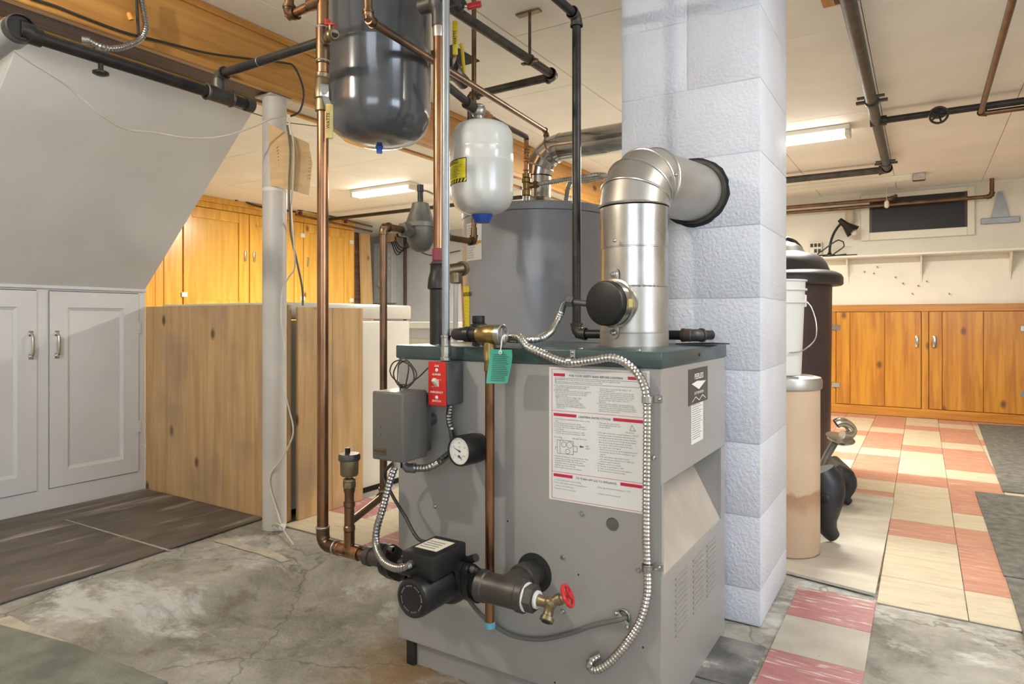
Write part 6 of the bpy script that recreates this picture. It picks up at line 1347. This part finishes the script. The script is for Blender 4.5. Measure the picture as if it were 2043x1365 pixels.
for (es, hpx, hinge) in ((xe[0:4], 1829, xe[0]), (xe[4:8], 1864, xe[7])):
    d = part(t, 'door', MB().box(es[0]+0.003, es[-1]-0.003, CY+0.002, CY+0.014, zd0, zd1), 'pine_base', smooth=False)
    for a, b2 in zip(es, es[1:]): part(d, 'plank', MB().box(a+0.003, b2-0.002, CY-0.010, CY+0.002, zd0, zd1, 0.003, 1), 'pine_base', smooth=False)
    hx = rpt(hpx, 682).x; ha, hb_ = rpt(hpx, 693).z, rpt(hpx, 670).z
    part(d, 'handle', MB().box(hx-0.012, hx+0.012, CY-0.032, CY-0.010, ha, hb_, 0.006, 2), 'nickel')
    for zz in (zd1-0.14, zd0+0.17): part(d, 'hinge', MB().box(hinge-0.035, hinge+0.035, CY-0.016, CY-0.0095, zz-0.024, zz+0.024, 0.004, 1), 'nickel')
# ---- shelf on brackets
zs = on_y(1850, 504, YB-0.12).z
sx_a = on_y(1640, 512, YB-0.1).x
t = thing('wall_shelf', 'long narrow cream shelf on the back wall above the base cabinets', 'shelf', (0.4, YB-0.1, zs-0.02))
part(t, 'board', MB().box(sx_a, XR-0.05, YB-0.20, YB-0.003, zs-0.02, zs, 0.003, 1), 'wall_cream', smooth=False)
for px in (1692, 1838, 2015):
    x = on_y(px, 540, YB).x; part(t, 'bracket', MB().prism([(x-0.006, YB-0.003, zs-0.02), (x-0.006, YB-0.14, zs-0.02), (x-0.006, YB-0.14, zs-0.03), (x-0.006, YB-0.02, zs-0.18), (x-0.006, YB-0.003, zs-0.24)], (0.012, 0, 0)), 'wall_cream', smooth=False)
hk = MB()
for k in range(16):
    q = on_y(1690+random.random()*230, 532+random.random()*56, YB-0.003)
    part(t, 'peg', MB().cyl(q, q-V((0, 0.025, 0.004)), 0.0055, 6), 'brass_dull') if k < 9 else None
# ---- desk lamp on the shelf
sy_ = YB-0.155
q = on_y(1655, 512, sy_)
t = thing('clamp_lamp', 'black gooseneck lamp standing on the shelf left of the dark window', 'lamp', (q.x, sy_, zs))
part(t, 'base', MB().lathe((q.x, sy_, zs), (0,0,1), [(0.06,0),(0.06,0.012),(0.02,0.025),(0.012,0.04)], 20), 'black_plastic')
neck = [V((q.x, sy_, zs+0.02)), on_y(1657, 485, sy_), on_y(1665, 463, sy_), on_y(1676, 448, sy_), on_y(1683, 442, sy_)]
part(t, 'gooseneck', MB().tube(spline(neck, 0.03), 0.011, 10), 'black_plastic')
h0, h1 = on_y(1680, 443, sy_), on_y(1704, 464, sy_)
hd = (h1-h0).normalized()
part(t, 'shade', MB().lathe(h0, hd, [(0.02,-0.03),(0.025,0.0),(0.03,0.04),(0.065,(h1-h0).length-0.01),(0.063,(h1-h0).length-0.01),(0.028,0.04)], 24), 'black_plastic')
part(t, 'bulb', MB().ball(h1-hd*0.0, 0.03, 14), 'ivory')
part(t, 'cord', cable([V((q.x, sy_, zs+0.02)), V((q.x-0.1, sy_-0.04, zs+0.012)), V((q.x-0.05, sy_-0.08, zs+0.05)), V((q.x+0.08, sy_-0.06, zs+0.14)), V((q.x+0.12, sy_, zs+0.09)), V((q.x+0.03, sy_-0.02, zs+0.012)), V((q.x+0.14, sy_-0.05, zs+0.012))], 0.006, 6, 0.03), 'cable_black')
a, b2 = on_y(1616, 484, YB-0.005), on_y(1641, 508, YB-0.005)
t = thing('outlet_box', 'ivory multi-socket outlet box on the wall left of the gooseneck lamp', 'outlet', ((a.x+b2.x)/2, YB-0.03, b2.z))
part(t, 'plate', MB().box(a.x, b2.x, YB-0.05, YB-0.003, b2.z, a.z, 0.005, 1), 'ivory')
for i in range(3):
    for j in range(2):
        if i == 0 and j == 0: continue
        xx = a.x+(b2.x-a.x)*(0.2+0.3*i); zz = b2.z+(a.z-b2.z)*(0.28+0.44*j); part(t, 'socket', MB().box(xx-0.012, xx+0.012, YB-0.053, YB-0.05, zz-0.017, zz+0.017), 'print_black', smooth=False)
q = on_y(1688, 512, sy_); solo('pen', 'dark pen lying on the shelf below the lamp', 'pen', MB().tube([V((q.x-0.09, sy_, zs+0.006)), V((q.x+0.09, sy_-0.02, zs+0.006))], [0.007, 0.004], 8), 'black_plastic')
a = on_y(1697, 430, YB-0.05)
t = thing('hanging_jar', 'clear glass jar with a dark lid fixed below the ceiling beside the lamp', 'jar', (a.x, a.y, a.z-0.1))
part(t, 'jar', MB().lathe((a.x, YB-0.06, a.z-0.08), (0,0,1), [(0.0,0),(0.035,0),(0.042,0.02),(0.042,0.09),(0.03,0.12),(0.03,0.13)], 20), 'tile_cream')
part(t, 'lid', MB().lathe((a.x, YB-0.06, a.z+0.05), (0,0,1), [(0.034,0),(0.034,0.03),(0,0.03)], 20), 'iron_grey')
q = on_y(1995, 440, YB-0.004); tp = on_y(1995, 383, YB-0.004)
t = thing('strap_hinge', 'grey metal T-shaped strap bracket on the wall right of the dark window', 'bracket', (q.x, YB-0.01, q.z))
part(t, 'bar', MB().box(q.x-0.13, q.x+0.13, YB-0.02, YB-0.003, q.z-0.025, q.z+0.025, 0.004, 1), 'conduit_grey')
part(t, 'strap', MB().prism([(q.x-0.06, YB-0.02, q.z+0.025), (q.x+0.06, YB-0.02, q.z+0.025), (q.x+0.015, YB-0.02, tp.z), (q.x-0.015, YB-0.02, tp.z)], (0, 0.012, 0)), 'conduit_grey')
# ---- pipes on and under the back ceiling
yp = YB-0.12
t = thing('wall_copper_pipe', 'copper pipe running across the dark window and turning up at its right', 'pipe', tuple(on_y(1750, 410, yp)))
p0_, p1_ = on_y(1520, 433, yp), on_y(1979, 387, yp)
zc_ = (p0_.z+p1_.z)/2
piperun(t, [V((p0_.x, yp, zc_)), V((p1_.x, yp, zc_)), V((p1_.x, yp, CEIL))], 0.016, 'copper_old', 'copper_old', 1.2, 2.0, 14)
yp2 = YB-0.20
t = thing('wall_copper_pipe', 'shorter copper pipe above it ending left of the dark window', 'pipe', tuple(on_y(1650, 405, yp2)))
p0_, p1_ = on_y(1520, 418, yp2), on_y(1778, 397, yp2); zc2 = (p0_.z+p1_.z)/2
piperun(t, [V((p0_.x, yp2, zc2)), V((p1_.x, yp2, zc2)), V((p1_.x+0.03, yp2+0.12, zc2+0.04))], 0.016, 'copper_old', 'copper_old', 1.2, 2.0, 14)
zr = 1.945
xv = -0.215
t = thing('ceiling_pipe', 'dark iron pipe below the ceiling right of the chimney, branching both ways', 'pipe', (xv, 4.5, zr))
e_end = on_z(1773, 338, zr).y; br = on_z(1765, 240, zr).y
piperun(t, [V((xv, 2.42, zr)), V((xv, e_end, zr)), V((-2.1, e_end, zr))], 0.026, 'iron_grey', 'iron_grey', 1.2, 1.6, 16)
part(t, 'branch', MB().cyl((xv, br, zr), (1.9, br, zr), 0.018, 14).cyl((xv-0.03, br, zr), (xv+0.05, br, zr), 0.027, 14), 'iron')
for yy in (on_z(1756, 200, zr).y, e_end-0.22):
    part(t, 'flange', MB().box(xv-0.07, xv+0.07, yy-0.012, yy+0.012, zr-0.006, zr+0.006).cyl((xv, yy-0.02, zr), (xv, yy+0.02, zr), 0.033, 16).box(xv-0.06, xv+0.06, yy-0.09, yy-0.07, zr-0.005, zr+0.005), 'iron_grey')
vx = on_y(1872, 230, br).x
vv = part(t, 'valve', MB().ball((vx, br, zr), 0.032, 14, (1.4, 1, 1)).cyl((vx, br, zr), (vx, br-0.07, zr-0.03), 0.010, 10), 'iron')
wc_ = V((vx, br-0.085, zr-0.035)); wh = MB().torus(wc_, (0,-1,-0.35), 0.04, 0.006, 20, 6)
for k in range(5): wh.tube([wc_, wc_+V((0.04*math.cos(k*1.257), 0, 0.04*math.sin(k*1.257)))], 0.005, 6)
part(vv, 'handwheel', wh, 'iron', 'black handwheel')
xc = on_z(1985, 110, zr).x
t = thing('ceiling_copper_pipe', 'copper pipe along the ceiling at the upper right with an elbow', 'pipe', (xc, 3.6, zr))
ce_ = on_z(1949, 228, zr-0.03).y
piperun(t, [V((xc, 1.9, zr-0.03)), V((xc, ce_, zr-0.03)), V((1.9, ce_, zr-0.03))], 0.013, 'copper_old', 'copper_old', 1.2, 2.0, 14)
q = on_z(1672, 8, CEIL-0.03)
t = thing('junction_board', 'small wooden mounting board on the ceiling at the top edge of the picture', 'board', (q.x, q.y-0.1, CEIL-0.04))
part(t, 'board', MB().box(q.x-0.05, q.x+0.13, q.y-0.26, q.y+0.0, CEIL-0.035, CEIL, 0.003, 1), 'pine_beam', smooth=False)
part(t, 'cover_plate', MB().box(q.x-0.01, q.x+0.09, q.y-0.18, q.y-0.03, CEIL-0.045, CEIL-0.035, 0.003, 1), 'iron_grey')
q0, q1 = on_z(1565, 385, 1.96), on_z(1838, 356, 1.96)
t = thing('ceiling_channel', 'pale painted channel on the ceiling near the back wall ending in a metal box', 'conduit', (q1.x, q1.y, 1.95))
part(t, 'channel', MB().box(-1.5, q1.x, q1.y-0.03, q1.y+0.03, 1.955, CEIL, 0.004, 1), 'wall_cream', smooth=False)
part(t, 'end_box', MB().box(q1.x-0.06, q1.x+0.03, q1.y-0.045, q1.y+0.045, 1.945, CEIL, 0.006, 1), 'zinc')
t = thing('pull_chain', 'small white pull hanging from the ceiling in front of the dark window', 'pull', tuple(on_y(1769, 408, 6.3)))
q = on_y(1769, 408, 6.3)
part(t, 'cord', MB().cyl((q.x, 6.3, q.z+0.03), (q.x, 6.3, CEIL), 0.002, 6), 'cable_white'); part(t, 'knob', MB().lathe((q.x, 6.3, q.z-0.03), (0,0,1), [(0.008,0),(0.018,0.01),(0.018,0.05),(0.006,0.065)], 14), 'ivory')

# ---- bins behind the chimney
bz0 = 0.011
bc = V((-0.415, 2.62, 0)); br_ = 0.128
e = on_z(1632, 1110, 0.011)
bc = V((-0.43, 2.58, bz0))
db = -SN*bc.x+CS*bc.y
def bh(py, d_=None): return EYE+(HY-py)/FPX*(d_ or db)
t = thing('beige_bin', 'beige cylindrical waste bin with a grey rim ring and brown stain near its foot', 'bin', tuple(bc))
lat_e = (1630-CX)/FPX*db; lat_c = CS*bc.x+SN*bc.y; br_ = lat_e-lat_c
btop = bh(772)
part(t, 'body', MB().lathe((bc.x, bc.y, bz0), (0,0,1), [(br_-0.004,0.0),(br_,0.006),(br_,btop-bz0)], 48), 'bin_beige')
n_ = 64; lo_, hi_ = [], []
part(t, 'base_band', MB().lathe((bc.x, bc.y, bz0), (0,0,1), [(br_+0.0006,0.001),(br_+0.0006,0.004)], 48, False), 'cable_grey')
part(t, 'rim_ring', MB().lathe((bc.x, bc.y, 0), (0,0,1), [(br_+0.001,btop-0.004),(br_+0.007,btop),(br_+0.008,bh(757)),(br_+0.003,bh(751)),(br_-0.02,bh(748)),(br_-0.025,bh(752)),(0,bh(752))], 48), 'galvanized_dull', 'grey metal rim ring')
# white bucket on top
uz0 = bh(748)+0.001; uz1 = bh(560)
ulat = (1605-CX)/FPX*db; ur = 0.10
uc = V((bc.x, bc.y, 0))+RT*(ulat-lat_c-ur-0.003)
t = thing('plastic_bucket', 'white plastic bucket with a wire bail standing on the beige bin', 'bucket', (uc.x, uc.y, uz0))
uh = uz1-uz0
part(t, 'shell', MB().lathe((uc.x, uc.y, uz0), (0,0,1), [(ur-0.02,0),(ur-0.016,0.004),(ur-0.006,uh-0.085),(ur+0.002,uh-0.083),(ur+0.002,uh-0.076),(ur-0.005,uh-0.074),(ur-0.004,uh-0.04),(ur+0.004,uh-0.038),(ur+0.004,uh-0.032),(ur-0.003,uh-0.03),(ur-0.002,uh-0.006),(ur+0.004,uh-0.005),(ur+0.004,uh),(ur-0.006,uh),(ur-0.01,uh-0.08)], 48), 'bucket_white')
he_ = V((uc.x, uc.y, 0))+RT*(ur+0.001)
part(t, 'bail_ear', MB().obox(he_+V((0,0,uz1-0.075)), RT, FW, (0,0,1), 0.006, 0.012, 0.022, 0.003), 'bucket_white')
b0_ = he_+V((0,0,uz1-0.075))+RT*0.005
part(t, 'bail', MB().tube(spline([b0_, b0_+RT*0.016+V((0,0,-0.02))-FW*0.01, b0_+RT*0.026+V((0,0,-0.08))-FW*0.03, b0_+RT*0.008+V((0,0,-0.14))-FW*0.06, b0_-RT*0.05+V((0,0,-0.18))-FW*0.085, b0_-RT*0.1+V((0,0,-0.185))-FW*0.10], 0.012), 0.0022, 8), 'zinc', 'wire bail handle')
# brown can with black domed lid
dk_ = 3.75
kc = at(1560, 940, dk_); kr_ = (1650-1560)/FPX*dk_; kc.z = 0.0
kz0 = max(0.012, 0)
def kh(py): return EYE+(HY-py)/FPX*dk_
t = thing('brown_trash_can', 'tall dark brown trash can with a black domed lid behind the bucket', 'trash can', (kc.x, kc.y, 0.0))
part(t, 'body', MB().lathe((kc.x, kc.y, 0), (0,0,1), [(kr_-0.012,0.07),(kr_-0.008,0.075),(kr_,0.9),(kr_+0.002,kh(560))], 56), 'bin_brown')
part(t, 'base', MB().lathe((kc.x, kc.y, 0), (0,0,1), [(kr_-0.02,0.004),(kr_-0.015,0.01),(kr_-0.012,0.07)], 56), 'plank_brown')
rl = (1670-1560)/FPX*dk_
def kp(px): return px/FPX*dk_
part(t, 'lid', MB().lathe((kc.x, kc.y, 0), (0,0,1), [(kp(107),kh(572)),(kp(110),kh(569)),(kp(110),kh(557)),(kp(107),kh(551)),(kp(98),kh(546)),(kp(87),kh(543)),(kp(85),kh(538)),(kp(81),kh(528)),(kp(74),kh(518)),(kp(62),kh(510)),(kp(45),kh(506)),(kp(41),kh(503)),(kp(37),kh(495)),(kp(24),kh(486)),(kp(8),kh(482)),(0,kh(482))], 56), 'lid_black', 'black domed lid with rolled rim')
part(t, 'lid_handle', MB().tube(spline([V((kc.x,kc.y,0))+RT*0.0+V((0,0,kh(483))), V((kc.x,kc.y,0))+RT*0.03+V((0,0,kh(476))), V((kc.x,kc.y,0))+RT*0.075+V((0,0,kh(483))), V((kc.x,kc.y,0))+RT*0.11+V((0,0,kh(497)))], 0.02), 0.012, 10), 'lid_black')
# ---- cast iron stove with curved legs, its body behind the bin
so = 0.011
f1 = on_z(1662, 1082, so); f2 = on_z(1690, 1010, so)
t = thing('cast_iron_stove', 'small black cast iron stove on curved legs mostly hidden behind the beige bin', 'stove', ((f1.x+f2.x)/2-0.25, (f1.y+f2.y)/2, so))
def leg(path, radii, nm='leg', m='cast_iron', lab=None):
    p = spline(path, 0.02); k = len(p); rr = []
    for i in range(k):
        s_ = i/(k-1)*(len(radii)-1); j = min(int(s_), len(radii)-2); rr.append(radii[j]+(radii[j+1]-radii[j])*(s_-j))
    return part(t, nm, MB().tube(p, rr, 16), m, lab)
d1 = -SN*f1.x+CS*f1.y
def s1(px, py, k=0.0): return at(px, py, d1+k)
l1 = leg([s1(1634, 938, 0.04), s1(1645, 965, 0.03), s1(1650, 1005), s1(1648, 1035), s1(1652, 1056), s1(1664, 1071)], [0.055, 0.075, 0.060, 0.040, 0.034, 0.024], lab='black curved cabriole leg')
part(t, 'leg_boss', MB().ball(s1(1648, 995, -0.05), 0.016, 12, (1, 0.4, 1)), 'cast_iron')
d2 = -SN*f2.x+CS*f2.y
def s2(px, py, k=0.0): return at(px, py, d2+k)
leg([s2(1672, 945), s2(1688, 952), s2(1694, 968), s2(1688, 985), s2(1686, 994), s2(1694, 1002)], [0.04, 0.04, 0.033, 0.025, 0.023, 0.018], lab='black curved far leg')
cbx = V((f1.x-0.30, (f1.y+f2.y)/2, 0))
part(t, 'firebox', MB().lathe((cbx.x, cbx.y, 0), (0,0,1), [(0.05,so+0.16),(0.16,so+0.17),(0.20,so+0.22),(0.19,so+0.27),(0.15,so+0.30),(0.15,so+0.42),(0,so+0.43)], 36), 'cast_iron')
part(t, 'skirt', MB().tube([at(1650, 925, 3.15), at(1668, 950, 3.10), at(1672, 975, 3.0), at(1655, 985, 2.95)], [0.06, 0.075, 0.06, 0.03], 16), 'cast_iron_grey', 'worn grey skirt')
part(t, 'apron', MB().tube([at(1676, 940, 3.25), at(1683, 950, 3.22), at(1677, 962, 3.2)], [0.04, 0.045, 0.022], 14), 'cast_iron_grey')
part(t, 'arm', MB().tube([at(1640, 930, 3.05), at(1652, 905, 3.05), at(1667, 880, 3.05)], 0.017, 12), 'cast_iron_grey')
rr_ = part(t, 'foot_rest', MB().lathe(at(1676, 876, 3.05), (0.25,-0.2,1), [(0.0,-0.02),(0.035,-0.018),(0.062,0.0),(0.064,0.006),(0.04,0.004),(0,0.002)], 28), 'nickel', 'nickel-plated foot rest')
part(rr_, 'scroll', MB().tube(spline([at(1668, 846, 3.05), at(1678, 842, 3.05), at(1692, 848, 3.07), at(1700, 860, 3.08), at(1692, 870, 3.06), at(1680, 868, 3.05)], 0.01), 0.022, 14), 'nickel')
